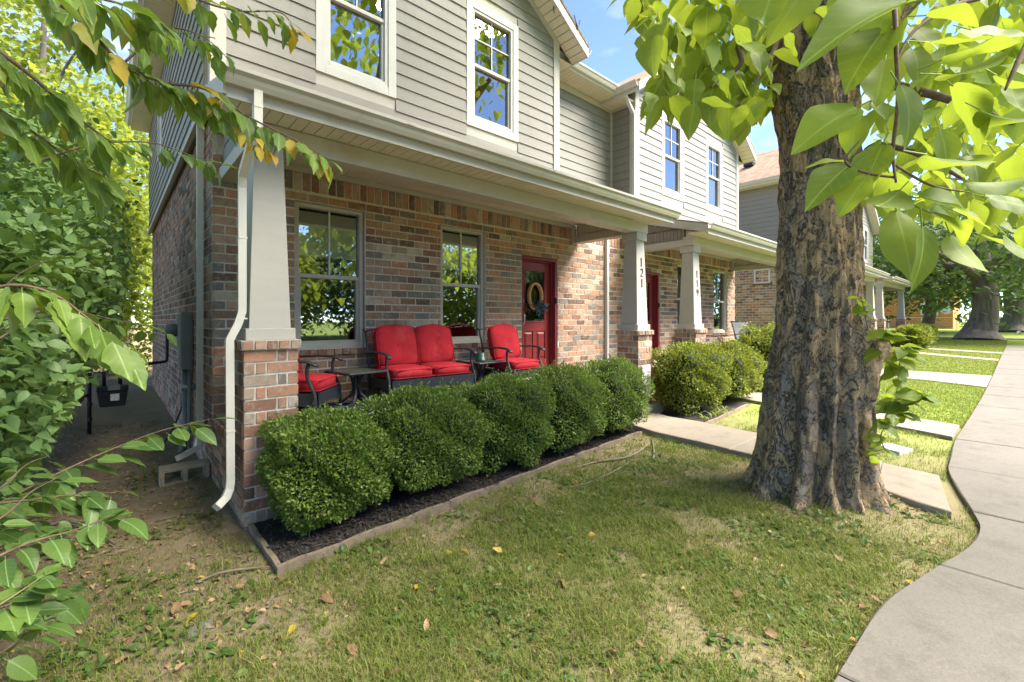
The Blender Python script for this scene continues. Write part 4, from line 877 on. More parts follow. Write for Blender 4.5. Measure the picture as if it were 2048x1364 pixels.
# wreath on the door: oval wooden ring with blue leaves
wr = thing('wreath', 'oval wooden ring wreath with blue green leaves on the red door', 'wreath')
wc = np.array([5.60, YW + .115, 2.08])
MB().tube([(wc[0] + .155 * math.sin(a), wc[1] - .015, wc[2] + .225 * math.cos(a)) for a in np.linspace(0, 2 * PI, 33)], .048, 8, cap=False, flat=(1, .45)).build('ring', M['wreath'], wr, True)
nb = 90; P = np.stack([wc[0] + RNG.normal(0, .12, nb), wc[1] - .05 - RNG.random(nb) * .06, wc[2] - .19 + RNG.normal(0, .055, nb) - .25 * 0], 1)
D = np.stack([P[:, 0] - wc[0], -.25 - RNG.random(nb) * .3, P[:, 2] - (wc[2] - .15)], 1) + unit(nb) * .12
o = link('wreath_leaves', scatter('wreath_leaves', leaf_tmpl(ovate, 3, .1, .2), P, D, np.tile((0, -1, .3), (nb, 1)) + unit(nb) * .5, RNG.uniform(.05, .085, nb), M['eucal']), wr); o['kind'] = 'stuff'
lp = thing('floor_lamp', 'pale bowl floor lamp seen through the front door glass', 'lamp')
MB().lathe([(.012, 0), (.016, .62), (.05, .70), (.13, .78), (.15, .83), (.14, .835), (.02, .72)], (0, 0, 0), 20).build('lamp_bowl', M['lampw'], lp, True); MB().lathe([(.13, 0), (.13, .02), (.015, .03)], (0, 0, 0), 16).build('lamp_base', M['lampw'], lp)
lp.location = (5.66, YW + .75, .73)
# neighbour's sling chairs
def sling(loc, rz, label):
    t = thing('sling_chair', label, 'chair', 'dark sling chairs on the next porch')
    MB().prism([(-.25, -.22, .40), (-.25, .20, .36), (-.25, .20, .38), (-.25, -.22, .42)], (.5, 0, 0)).build('seat_sling', M['metal'], t)
    MB().prism([(-.25, .20, .37), (-.25, .42, .92), (-.25, .44, .91), (-.25, .22, .37)], (.5, 0, 0)).build('back_sling', M['conduit'], t)
    for s in (-1, 1):
        MB().tube([(s * .27, -.26, .0), (s * .27, -.24, .52), (s * .27, -.18, .60), (s * .27, .10, .61), (s * .27, .30, .58)], .013, 8).build('arm_frame', M['twig'], t, True)
        MB().tube([(s * .27, .44, .0), (s * .27, .25, .40), (s * .265, .43, .94)], .012, 8).build('back_frame', M['metal'], t, True)
    MB().tube([(-.265, .43, .94), (.265, .43, .94)], .013, 8).build('top_rail', M['metal'], t, True)
    t.location = loc; t.rotation_euler.z = rz; return t
sling((10.7, 4.85, FLR), .3, 'dark sling chair in front of the far right porch window blind'); sling((12.9, 4.75, FLR), -.5, 'dark sling chair half hidden behind the yellowing shrub')
# garden flag by the step
gf = thing('garden_flag', 'small pink and grey garden flag in front of the 121 column', 'flag')
MB().tube([(6.615, 3.985, .28), (6.615, 3.985, .95), (6.34, 3.985, .95)], .006, 6).build('flag_pole', M['metal'], gf)
fv = [(6.36 + .24 * i / 8, 3.985 + .012 * math.sin(i * 1.1 + j * .5), .415 + .52 * j / 8) for i in range(9) for j in range(9)]
MB().add(fv, [(i * 9 + j, (i + 1) * 9 + j, (i + 1) * 9 + j + 1, i * 9 + j + 1) for i in range(8) for j in range(8)]).build('flag_cloth', M['flag'], gf, True)

# ------------------------------------------------------------------ services on the side wall
eb = thing('meter_box', 'grey electric meter box with conduits on the side brick wall', 'meter box')
MB().box(.655, .774, 6.95, 7.30, 1.03, 1.76).build('cabinet', M['greypaint'], eb, bevel=.008); MB().box(.648, .655, 6.98, 7.27, 1.07, 1.72).build('cabinet_door', M['greypaint'], eb, bevel=.003)
MB().box(.68, .75, 6.938, 6.95, 1.07, 1.72).build('side_panel', M['greypaint'], eb, bevel=.003)
MB().lathe([(.085, 0), (.085, -.05), (.08, -.10), (.05, -.125), (.001, -.13)], (.66, 7.55, 1.52), 20, 'x').build('meter_dome', M['conduit'], eb, True); MB().box(.66, .774, 7.42, 7.68, 1.25, 1.70).build('meter_socket', M['greypaint'], eb, bevel=.008)
MB().tube([(.71, 7.05, 1.03), (.71, 7.05, .42), (.705, 7.04, .2), (.66, 7.0, -.05)], .042, 12).build('conduit', M['conduit'], eb, True); MB().tube([(.74, 6.97, 1.03), (.74, 6.97, -.05)], .021, 8).build('conduit', M['conduit'], eb, True)
MB().tube([(.72, 7.2, 1.03), (.71, 7.2, .8), (.68, 7.22, .5), (.60, 7.2, .28), (.45, 7.05, .05)], .011, 8).build('cable', M['black'], eb, True)
MB().tube([(.66, 7.05, .80), (.78, 7.05, .80)], .05, 12).build('conduit_strap', M['wire'], eb)
gm_ = thing('gas_meter', 'dark gas meter with round regulator on a standing pipe', 'gas meter')
MB().frustum((-.13, .16, 8.93, 9.13, .37), (-.16, .19, 8.91, 9.15, .60)).build('meter_body', M['black'], gm_, bevel=.02); MB().box(-.165, .195, 8.90, 9.16, .60, .68).build('meter_head', M['black'], gm_, bevel=.015)
MB().box(-.04, .10, 8.885, 8.90, .62, .70).build('dial', M['conduit'], gm_); MB().box(-.01, .09, 8.90, 8.915, .46, .56).build('data_plate', M['paper'], gm_)
MB().tube([(-.24, 9.02, -.05), (-.24, 9.02, .88), (-.08, 9.02, .88), (-.08, 9.02, .68)], .026, 10).build('riser_pipe', M['black'], gm_, True); MB().tube([(.10, 9.02, .68), (.10, 9.02, .94), (.20, 9.05, .95), (.62, 9.3, .97), (.68, 9.34, .98), (.69, 9.35, 1.05), (.69, 9.35, 1.42), (.78, 9.35, 1.45)], .024, 10).build('outlet_pipe', M['black'], gm_, True)
MB().lathe([(.04, -.06), (.06, -.05), (.135, -.02), (.14, 0), (.135, .02), (.06, .05), (.03, .09)], (-.42, 9.0, .56), 24, 'y').build('regulator', M['conduit'], gm_, True); MB().tube([(-.42, 9.02, .56), (-.24, 9.02, .56)], .028, 10).build('union_pipe', M['black'], gm_, True)
for z in (.18, .4): MB().lathe([(.034, 0), (.034, .05)], (-.24, 9.02, z), 8).build('pipe_fitting', M['black'], gm_)
cb = thing('cinder_block', 'brown stained cinder block lying below the side downspout', 'cinder block')
mb = MB()
for a, b in ((.36, .395), (.545, .585), (.735, .77)): mb.box(a, b, 5.62, 5.82, -.03, .165)
for z0, z1 in ((-.03, .012), (.132, .165)): mb.box(.395, .545, 5.623, 5.817, z0, z1); mb.box(.585, .735, 5.623, 5.817, z0, z1)
mb.build('block', M['blockc'], cb, bevel=.004)
wi = thing('hanging_wire', 'loose black wires hanging from the front gable eave', 'wire')
MB().tube([(5.55, 5.2, 7.15), (5.57, 5.19, 6.98), (5.6, 5.2, 6.86)], .008, 6).build('wire', M['black'], wi, True); MB().tube([(6.02, 5.12, 6.98), (6.08, 5.1, 6.80), (6.10, 5.11, 6.76), (6.14, 5.1, 6.88), (6.16, 5.1, 6.94)], .009, 6).build('wire', M['black'], wi, True)
tag(MB().box(-.17, .17, -.13, .13, -.02, .035).build('valve_box_lid', M['lid'], None, bevel=.01), 'pale green valve box lid set in the lawn', 'lid'); o = bpy.data.objects['valve_box_lid']; o.location = (7.05, .98, gz(7) + .012); o.rotation_euler = (.05, .03, -.25)

# ------------------------------------------------------------------ planting bed: mulch, edging, boxwoods
bedz = lambda x: gz(x) + .035
EDG = [(.80, 3.17), (1.22, 3.21), (2.21, 3.28), (3.55, 3.35), (4.45, 3.40), (5.52, 3.46)]
mv = []; 
bed = MB(); P0 = [(x, y + .02, bedz(x)) for x, y in EDG] + [(5.5, 4.15, bedz(5.5)), (.83, 4.15, bedz(.8))]
bed.add(P0 + [(p[0], p[1], p[2] - .15) for p in P0], [tuple(range(len(P0)))] + [(i, (i + 1) % 8, 8 + (i + 1) % 8, 8 + i) for i in range(8)])
tag(bed.build('mulch_bed', M['mulch']), 'dark mulch bed under the hedge', 'mulch', kind='structure')
def chips(name, n, fn, m, size, parent=None, flat=.25):
    P = fn(n); D = unit(len(P)) * [1, 1, flat]; Nn = np.tile((0, 0, 1.), (len(P), 1)) + unit(len(P)) * .5
    t4 = ([(-.12, 0, 0), (.12, 0, 0), (.09, 1, .02), (-.1, 1, .02), (-.1, .02, -.1), (.1, .02, -.1)], [(0, 1, 2, 3), (0, 1, 5, 4)])
    return tag(link(name, scatter(name, t4, P, D, Nn, RNG.uniform(*size, len(P)), m), parent), 'loose wood chips and bark litter', 'litter', kind='stuff')
def bed_pts(n):
    x = RNG.uniform(.82, 5.5, n); y0 = np.interp(x, [p[0] for p in EDG], [p[1] for p in EDG]) + .03; y = y0 + RNG.random(n) ** 1.5 * .7
    return np.stack([x, y, gza(x) + .037 + RNG.random(n) * .02], 1)
chips('mulch_chips', 9000, bed_pts, M['chip'], (.015, .05)); 
def edge_board(name, a, b, label):
    t = MB(); a, b = np.array(a), np.array(b); d = (b - a) / np.linalg.norm(b - a); nn = np.array([-d[1], d[0]]) * .032; n = 10; V = []
    for i in range(n + 1):
        p = a + (b - a) * i / n; wob = .006 * math.sin(i * 1.7)
        for q, z in ((p, -.08), (p + nn, -.08), (p + nn, .055 + wob), (p, .053 + wob)): V.append((q[0], q[1], gz(p[0]) + z))
    F = [(i * 4 + k, (i + 1) * 4 + k, (i + 1) * 4 + (k + 1) % 4, i * 4 + (k + 1) % 4) for i in range(n) for k in range(4)] + [(0, 1, 2, 3), (n * 4 + 3, n * 4 + 2, n * 4 + 1, n * 4)]
    return tag(t.add(V, F).build(name, M['edging']), label, 'edging', 'garden bed edging boards')
for (a, b), lb in zip(((( .80, 3.17), (2.21, 3.28)), ((2.215, 3.28), (4.0, 3.375)), ((4.005, 3.375), (5.52, 3.46))), ('long front edging board of the mulch bed, end nearest the corner downspout', 'middle front edging board of the mulch bed', 'front edging board of the mulch bed meeting the front walk')): edge_board('edging_board', a, b, lb)
edge_board('edging_board', (.80, 4.0), (.80, 3.175), 'short weathered edging board running out from the brick corner pier')
edge_board('edging_board', (6.55, 3.05), (8.6, 3.2), 'edging board of the sunny shrub bed beyond the front walk')
MB().add([(6.5, 3.08, gz(7) + .03), (8.75, 3.22, gz(8) + .04), (8.9, 4.0, gz(8) + .04), (8.2, 4.2, gz(8) + .04), (6.9, 4.2, gz(7) + .03), (6.55, 3.9, gz(7) + .03)], [(0, 1, 2, 3, 4, 5)]).build('mulch_bed_far', M['mulch']); tag(bpy.data.objects['mulch_bed_far'], 'mulch bed beyond the front walk', 'mulch', kind='structure'); bpy.data.objects['mulch_bed_far'].name = 'mulch_bed'
T_BOX = ([(0, 0, 0), (.30, .42, .07), (0, 1, 0), (-.30, .42, .07)], [(0, 1, 2, 3)])
def boxwood(c, h, nleaf, size, label, group, m='box', zb=.06, shag=.05, name='boxwood_shrub'):
    t = thing(name, label, 'shrub', group); a, b, top = h; zc = (zb + top) / 2; hz = (top - zb) / 2; seed = random.random() * 50
    def surf(d):
        e = 3.2; r = (np.abs(d[:, 0]) ** e + np.abs(d[:, 1]) ** e + np.abs(d[:, 2]) ** e) ** (-1 / e)
        nz = .13 * np.sin(d[:, 0] * 4 + seed) * np.sin(d[:, 1] * 6 + seed * 2) + .07 * np.sin(d[:, 2] * 9 + d[:, 0] * 7 + seed) + .04 * np.sin(d[:, 1] * 17 + seed * 3) * np.sin(d[:, 2] * 15 + d[:, 0] * 13)
        tap = 1 - .22 * np.clip(-d[:, 2], 0, 1) ** 1.5
        return d * (r * (1 + nz))[:, None] * [1, 1, 1] * np.stack([tap, tap, np.ones(len(d))], 1)
    base = np.array([c[0], c[1], zc + gz(c[0])])
    core = bmesh.new(); bmesh.ops.create_icosphere(core, subdivisions=4, radius=1); V = np.array([v.co[:] for v in core.verts]); Fc = np.array([[v.index for v in f.verts] for f in core.faces]); core.free()
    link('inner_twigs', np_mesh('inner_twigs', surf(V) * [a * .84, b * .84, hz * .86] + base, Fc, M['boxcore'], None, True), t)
    d = unit(int(nleaf * 1.25)); d = d[d[:, 2] > -.75][:nleaf]; n = len(d)
    dep = 1 - RNG.random(n) ** 2.2 * .20 + RNG.normal(0, .012, n); tuft = .5 + .5 * np.sin(d[:, 0] * 23 + seed) * np.sin(d[:, 1] * 27) * np.sin(d[:, 2] * 21 + seed)
    P = surf(d) * dep[:, None] * (1 + shag * (tuft - .5))[:, None] * [a, b, hz] + base
    D = d * .8 + unit(n) * .8 + [0, 0, .45]; Nn = d * .5 + [0, 0, .6] + unit(n) * .7
    link('foliage', scatter('foliage', T_BOX, P, D, Nn, RNG.uniform(.7, 1.25, n) * size, M[m]), t)['kind'] = 'stuff'
    ns = 130; d = unit(ns); d[:, 2] = np.abs(d[:, 2]) * .8 + .25; d /= np.linalg.norm(d, axis=1, keepdims=True); Q = surf(d) * [a, b, hz] + base; PP = []; DD = []   # new shoots standing proud
    for q, dd in zip(Q, d):
        L = random.uniform(.03, .11); g = dd * .5 + np.array([0, 0, 1]); g /= np.linalg.norm(g)
        for k in range(9): PP.append(q + g * L * k / 9); DD.append(g * .6 + unit(1)[0])
    link('new_shoots', scatter('new_shoots', T_BOX, np.array(PP), np.array(DD), np.tile((0, 0, 1.), (len(PP), 1)) + unit(len(PP)) * .5, RNG.uniform(.6, 1.0, len(PP)) * size, M[m if m != 'box' else 'box']), t)['kind'] = 'stuff'
    MB().tube([(c[0], c[1], gz(c[0]) - .05), (c[0] + .03, c[1], zc)], [.03, .02], 7).build('stem', M['twig'], t); return t
hb = [('clipped boxwood tight against the brick corner pier', 1.31, .44, .39, .885, 20000), ('clipped boxwood in front of the loveseat arm, second from the corner pier', 2.20, .52, .40, .97, 18000), ('clipped boxwood in the middle of the hedge row', 3.17, .51, .39, .98, 14000), ('clipped boxwood in front of the armchair by the door, second from the front walk', 4.15, .55, .38, 1.02, 12000), ('clipped boxwood at the end of the hedge beside the front walk', 5.16, .52, .37, 1.03, 10000)]
for lb, x, a, b, top, n in hb: boxwood((x, 3.70 + .02 * math.sin(x * 3)), (a * .96, b, top), int(n * 1.45), .029, lb, 'clipped boxwood hedge row')
boxwood((7.35, 3.68), (.70, .46, 1.13), 12000, .042, 'rounded green shrub between the front walk and the 119 column', 'sunny shrubs of the next porch', 'box2', shag=.12, name='rounded_shrub')
boxwood((8.75, 3.62), (.68, .45, 1.10), 10000, .045, 'bright yellow green shrub just past the 119 column', 'sunny shrubs of the next porch', 'box2', shag=.14, name='rounded_shrub')
boxwood((10.75, 3.66), (.75, .48, 1.34), 10000, .05, 'tall yellowing shrub with brown patches beside the tree trunk', 'sunny shrubs of the next porch', 'box2', shag=.18, name='rounded_shrub')
boxwood((12.6, 3.66), (.75, .48, 1.25), 5000, .06, 'green shrub at the far end of the next porch', 'sunny shrubs of the next porch', 'box2', shag=.18, name='rounded_shrub')
for x, y, lb in ((27.6, 3.2, 'bright hedge shrub before the far brick column'), (29.3, 3.25, 'bright hedge shrub in the middle of the far porch row'), (31.2, 3.3, 'bright hedge shrub at the end of the far porch')): boxwood((x, y), (.95, .6, 1.0), 3500, .11, lb, 'far porch hedge shrubs', 'box2', zb=.0, name='far_shrub')
# strap-leaved tuft by the sunny shrub
lt = thing('lily_clump', 'arching strap leaf clump at the foot of the sunny shrub', 'plant'); 
for k in range(34):
    a = random.uniform(0, 2 * PI); L = random.uniform(.2, .42); p = Vector((7.2 + random.uniform(-.35, .5), 3.22 + random.uniform(-.05, .08), gz(7) + .02)); pts = [p + Vector((math.cos(a), math.sin(a), 0)) * L * s * .8 + Vector((0, 0, L * (1.1 * s - 1.0 * s * s))) for s in (0, .25, .5, .75, 1)]
    mb = MB()
    for i, q in enumerate(pts): wv = .010 * (1 - (i / 4) ** 2) + .001; sd = Vector((-math.sin(a), math.cos(a), 0)) * wv; mb.v += [tuple(q - sd), tuple(q + sd)]
    mb.f = [(2 * i, 2 * i + 1, 2 * i + 3, 2 * i + 2) for i in range(4)]; mb.build('strap_leaf', M['grass'], lt, True)
# ------------------------------------------------------------------ catalpa tree
CAT = thing('catalpa_tree', 'large catalpa tree with fluted mottled trunk standing in the front lawn', 'tree')
tb = np.array([4.90, 1.15]); toC = -tb / np.linalg.norm(tb); rtP = np.array([-toC[1], toC[0]]); rtP = rtP if rtP @ RT[:2] > 0 else -rtP
nz_, nth = 330, 330; zs = np.linspace(-.15, 4.75, nz_); th = np.linspace(-PI, PI, nth, endpoint=False)
prof_z = [-.15, 0, .15, .35, .6, .9, 1.25, 1.65, 2.2, 2.8, 3.4, 3.8, 4.2, 4.75]; prof_r = [.74, .63, .56, .515, .48, .44, .385, .345, .322, .312, .312, .35, .45, .52]
off = np.interp(zs, [0, .9, 1.6, 3.2, 4.2, 4.75], [-.10, -.085, -.06, -.06, -.13, -.18])
R0 = np.interp(zs, prof_z, prof_r); ZZ, TT = np.meshgrid(zs, th, indexing='ij')
gro = np.zeros_like(ZZ)
for deg, dep, wd, ztop in ((-58, .075, 11, 1.7), (-24, .115, 8, 2.1), (6, .125, 8.5, 2.3), (29, .10, 7, 2.0), (50, .10, 9, 1.5), (76, .08, 10, 1.6), (110, .09, 12, 1.8), (150, .08, 12, 1.5), (-100, .09, 12, 1.8), (-140, .08, 12, 1.6)):
    c = math.radians(deg) + .10 * (ZZ - .6) * (1 if deg < 10 else .6) + .05 * np.sin(ZZ * 3 + deg); d = np.angle(np.exp(1j * (TT - c)))
    amp = np.clip((ztop - ZZ) / ztop, 0, 1) ** .8 * (1 + .5 * np.clip(.5 - ZZ, 0, 1)); gro += 1.45 * dep * amp * np.exp(-(d / math.radians(wd)) ** 2)
root = np.zeros_like(ZZ)
for deg, L in ((-70, .10), (-35, .10), (-5, .18), (18, .26), (40, .12), (66, .10), (120, .25), (170, .3), (-130, .25)):
    d = np.angle(np.exp(1j * (TT - math.radians(deg)))); root += L * np.exp(-(d / .13) ** 2) * np.clip((.30 - ZZ) / .45, 0, 1) ** 1.6
bur = .16 * np.exp(-((np.angle(np.exp(1j * (TT - math.radians(72)))) / .26) ** 2 + ((ZZ - 1.38) / .17) ** 2)) + .10 * np.exp(-((np.angle(np.exp(1j * (TT - math.radians(62)))) / .3) ** 2 + ((ZZ - 1.1) / .25) ** 2)) - .06 * np.exp(-((np.angle(np.exp(1j * (TT - math.radians(52)))) / .12) ** 2 + ((ZZ - 1.5) / .14) ** 2))
fine = .012 * np.sin(TT * 9 + ZZ * 2.1) * np.sin(ZZ * 3.1 + TT * 2) + .008 * np.sin(TT * 23 + ZZ * 5) * np.sin(ZZ * 8 - TT * 5) + .006 * np.sin(TT * 41 - ZZ * 6) * np.sin(ZZ * 17 + TT * 11) 
RR = R0[:, None] * (1 + .03 * np.cos(2 * TT + 1)) - gro + root + bur + fine
from mathutils import noise as mnoise
rel = np.array([mnoise.fractal(Vector((math.cos(a_) * 3.2, math.sin(a_) * 3.2, z_ * 3.0)), .8, 2.1, 4) * .016 + (abs(mnoise.noise(Vector((math.cos(a_) * 9, math.sin(a_) * 9, z_ * 6)))) - .25) * .020 for z_, a_ in zip(ZZ.ravel(), TT.ravel())]).reshape(ZZ.shape)
RR = RR + rel
XX = tb[0] + rtP[0] * off[:, None] + RR * (np.cos(TT) * toC[0] + np.sin(TT) * rtP[0]); YY = tb[1] + rtP[1] * off[:, None] + RR * (np.cos(TT) * toC[1] + np.sin(TT) * rtP[1])
ii = np.arange(nz_ * nth).reshape(nz_, nth); i2 = np.roll(ii, -1, 1)
link('trunk', np_mesh('trunk', np.stack([XX, YY, ZZ + .05], -1).reshape(-1, 3), np.stack([ii[:-1], i2[:-1], i2[1:], ii[1:]], -1).reshape(-1, 4), M['bark'], None, True), CAT)
def w3(px, py, d): return Vector(view(px, py, d))
def limb(pts, r, n=14, par=CAT, nm='limb', m='bark'):
    P = [Vector(p) for p in pts]; Q = []; rr = []
    for i in range(len(P) - 1):
        for k in range(6):
            f = k / 6; a = P[max(i - 1, 0)]; b = P[i]; c = P[i + 1]; e = P[min(i + 2, len(P) - 1)]
            Q.append(.5 * ((2 * b) + (c - a) * f + (2 * a - 5 * b + 4 * c - e) * f * f + (3 * b - a - 3 * c + e) * f ** 3)); rr.append(r[i] + (r[i + 1] - r[i]) * f + random.uniform(-.01, .01) * r[i])
    Q.append(P[-1]); rr.append(r[-1]); return MB().tube(Q, rr, n).build(nm, M[m], par, True)
limb([(4.85, 1.2, 4.1), w3(1560, 70, 4.1), w3(1515, -20, 4.15), w3(1440, -160, 4.3), w3(1300, -320, 4.6), w3(1150, -420, 5.2)], [.26, .22, .19, .16, .11, .05])
limb([(4.95, 1.1, 4.3), (4.9, .95, 4.9), (4.6, .5, 5.9), (4.0, -.3, 7.4), (3.6, -.8, 8.6)], [.34, .30, .24, .15, .05])
limb([(5.05, 1.2, 4.3), (5.4, 1.3, 5.1), (6.2, 1.5, 6.3), (7.2, 2.2, 7.8)], [.30, .26, .2, .06])
limb([(5.0, 1.0, 4.2), (5.6, .5, 4.9), (6.6, -.5, 5.6), (7.8, -1.8, 6.2)], [.26, .2, .14, .04])
limb([(5.0, 1.0, 4.6), (5.7, -.8, 5.6), (6.4, -2.6, 6.3), (7.2, -4.6, 6.8)], [.2, .15, .1, .03])
limb([(4.9, .9, 4.5), (4.0, -.2, 5.2), (2.9, -1.3, 5.6), (2.0, -2.3, 5.7)], [.22, .17, .11, .03])
limb([w3(1515, -20, 4.15), w3(1480, 20, 3.9), w3(1430, 35, 3.7), w3(1370, 70, 3.5), w3(1310, 120, 3.4)], [.05, .04, .03, .02, .008], 8, nm='branch', m='twig')
limb([w3(1500, -30, 4.1), w3(1500, 50, 3.6), w3(1478, 90, 3.4), w3(1480, 130, 3.3), w3(1420, 175, 3.2)], [.04, .03, .024, .018, .006], 8, nm='branch', m='twig')
limb([w3(1560, 60, 4.0), w3(1540, 120, 3.6), w3(1508, 170, 3.4), w3(1500, 190, 3.3), w3(1440, 235, 3.2)], [.03, .022, .016, .012, .005], 8, nm='branch', m='twig')
limb([w3(1740, 150, 4.0), w3(1790, 170, 3.4), w3(1900, 200, 3.1), w3(2060, 260, 3.0)], [.05, .035, .025, .01], 8, nm='branch', m='twig')
limb([w3(1735, 300, 3.95), w3(1760, 290, 3.5), w3(1840, 310, 3.2), w3(1960, 380, 3.0)], [.03, .025, .018, .006], 8, nm='branch', m='twig')
limb([(5.0, .9, 4.6), w3(1900, -80, 2.2), w3(1800, -60, 1.6), w3(1792, 60, 1.42), w3(1796, 200, 1.40), w3(1786, 300, 1.38), w3(1792, 365, 1.36)], [.05, .02, .010, .0065, .006, .005, .003], 7, nm='branch', m='twig')
limb([(5.0, .9, 4.6), w3(2150, -60, 1.7), w3(2060, 80, 1.4), w3(2010, 180, 1.35)], [.05, .018, .010, .003], 7, nm='branch', m='twig')
limb([w3(1792, 120, 1.41), w3(1830, 60, 1.42), w3(1900, 15, 1.45), w3(1960, -5, 1.5)], [.004, .005, .007, .01], 7, nm='branch', m='twig')
limb([w3(1790, 355, 1.37), w3(1730, 345, 1.36), w3(1690, 322, 1.35), w3(1720, 280, 1.34)], [.004, .004, .0035, .002], 6, nm='branch', m='twig')
limb([w3(1790, 330, 1.37), w3(1860, 370, 1.36), w3(1940, 385, 1.35)], [.004, .0035, .002], 6, nm='branch', m='twig')
def img_leaf(par, kind, b, tip, d, dd=-.04, nn=None):
    p0 = view(b[0], b[1], d); p1 = view(tip[0], tip[1], d + dd); dv = p1 - p0
    n = nn if nn is not None else (-FW * random.uniform(.1, .6) + UP * random.uniform(.4, 1.0) + RT * random.uniform(-.3, .3)) * random.choice((1, 1, 1, -1))
    return leaf_obj(kind, p0, dv, n, float(np.linalg.norm(dv)), par)
near = [((1712, 215), (1588, 272)), ((1715, 225), (1698, 318)), ((1692, 324), (1616, 316)), ((1700, 330), (1612, 392)), ((1735, 352), (1672, 430)), ((1815, 5), (1612, 54)), ((1725, -40), (1660, 62)), ((1850, 85), (1975, 100)), ((1880, 150), (2005, 160)), ((1880, 120), (2040, 50)),
        ((1905, 170), (2016, 252)), ((1850, 310), (1982, 340)), ((1930, 362), (2056, 386)), ((1838, 395), (1972, 406)), ((1862, 425), (1962, 462)), ((1960, 470), (2060, 515)), ((1792, 420), (1835, 560)), ((1845, 455), (1862, 585)), ((1765, 290), (1725, 372)), ((1800, 170), (1868, 262)), ((1812, 235), (1842, 318)),
        ((1560, -60), (1520, 48)), ((1630, -50), (1545, 62)), ((1770, 120), (1752, 205)), ((1770, 60), (1690, 145)), ((1850, 30), (1965, 18)), ((1940, 60), (2050, 95)), ((1800, 380), (1745, 440)), ((1900, 330), (1985, 300)), ((1905, 420), (1990, 452)), ((1975, 395), (2070, 420)), ((1780, 10), (1738, 92)), ((1990, 150), (2080, 210)), ((1880, 260), (1915, 345)), ((1960, 220), (2050, 270)), ((1745, 400), (1700, 395)), ((2010, 470), (2075, 540)), ((1900, 470), (1930, 560))]
for b, t_ in near: img_leaf(CAT, 'catalpa', b, t_, random.uniform(1.25, 1.5), random.uniform(-.07, .03))
def in_poly(x, y, poly):
    ins = False; n = len(poly)
    for i in range(n):
        (x1, y1), (x2, y2) = poly[i], poly[(i + 1) % n]
        if (y1 > y) != (y2 > y) and x < (x2 - x1) * (y - y1) / (y2 - y1) + x1: ins = not ins
    return ins
REG_L = [(1225, -60), (1275, 30), (1285, 60), (1330, 100), (1300, 170), (1300, 205), (1400, 225), (1430, 245), (1500, 240), (1550, 190), (1565, 60), (1560, -60)]
REG_R = [(1745, -60), (1748, 60), (1745, 360), (1800, 400), (1900, 430), (2048, 470), (2120, 480), (2120, -60)]
REG_T = [(1520, -60), (1540, 25), (1640, 50), (1750, 40), (1760, -60)]
def hang_leaf(px, py, d, size):
    p = view(px, py, d); a = random.uniform(0, 2 * PI); hz = np.array([math.cos(a), math.sin(a), 0])
    return p, hz * random.uniform(.2, .9) - UP * random.uniform(.35, 1.0), hz * random.uniform(.4, 1) + UP * random.uniform(.2, .9)
cnt = 0; big_l = []
for reg, n, d0, d1, s0, s1 in ((REG_L, 140, 2.7, 4.3, .15, .26), (REG_R, 110, 2.3, 4.4, .15, .25), (REG_T, 14, 2.9, 3.5, .15, .24)):
    xs = [p[0] for p in reg]; ys = [p[1] for p in reg]; k = 0
    while k < n:
        x, y = random.uniform(min(xs), max(xs)), random.uniform(min(ys), max(ys))
        if not in_poly(x, y, reg): continue
        d = random.uniform(d0, d1); sz = random.uniform(s0, s1); p, dv, nv = hang_leaf(x, y, d, sz); leaf_obj('catalpa', p, dv, nv, sz, CAT); k += 1
# the rest of the crown: leaves one can no longer tell apart, over and behind
P = []; Dd = []; Nn = []; Sz = []
cl = [(np.array([5.0, .3, 6.7]) + unit(1)[0] * np.array([4.6, 4.4, 2.2]) * random.random() ** .4) for _ in range(80)]
cl += [(np.array([4.6, 2.9, 9.6]) + unit(1)[0] * np.array([4.2, 2.8, 2.8]) * random.random() ** .4) for _ in range(170)] + [(np.array([7.0, -4.3, 6.8]) + unit(1)[0] * np.array([2.4, 1.6, 1.2]) * random.random() ** .4) for _ in range(50)]  # unseen clusters added to shade the facade and the near pavement
for c in cl:
    n = 16; q = c + RNG.normal(0, 1, (n, 3)) * [.7, .7, .45]; P.append(q)
for reg, n, d0, d1 in ((REG_L, 240, 3.2, 4.8), (REG_R, 520, 3.0, 6.0)):
    k = 0; q = []
    while k < n:
        x, y = random.uniform(1225, 2120), random.uniform(-60, 480)
        if in_poly(x, y, reg): q.append(view(x, y, random.uniform(d0, d1))); k += 1
    P.append(np.array(q))
P = np.concatenate(P); px, py, dz = project(P); inside = (dz > .3) & (px > -80) & (px < 2120) & (py > -45) & (py < 1400)
ok = np.array([(not i) or in_poly(x, y, REG_L) or in_poly(x, y, REG_R) or in_poly(x, y, REG_T) for i, x, y in zip(inside, px, py)]) & (P[:, 2] > 2.2)
P = P[ok]; n = len(P); hz = unit(n) * [1, 1, 0]; Dd = hz * .8 + unit(n) * .3 - [0, 0, .6]; Nn = hz * .6 + [0, 0, .6] + unit(n) * .3
link('crown', scatter('crown', T_S, P, Dd, Nn, RNG.uniform(.16, .27, n), M['catalpa'], True), CAT)['kind'] = 'stuff'
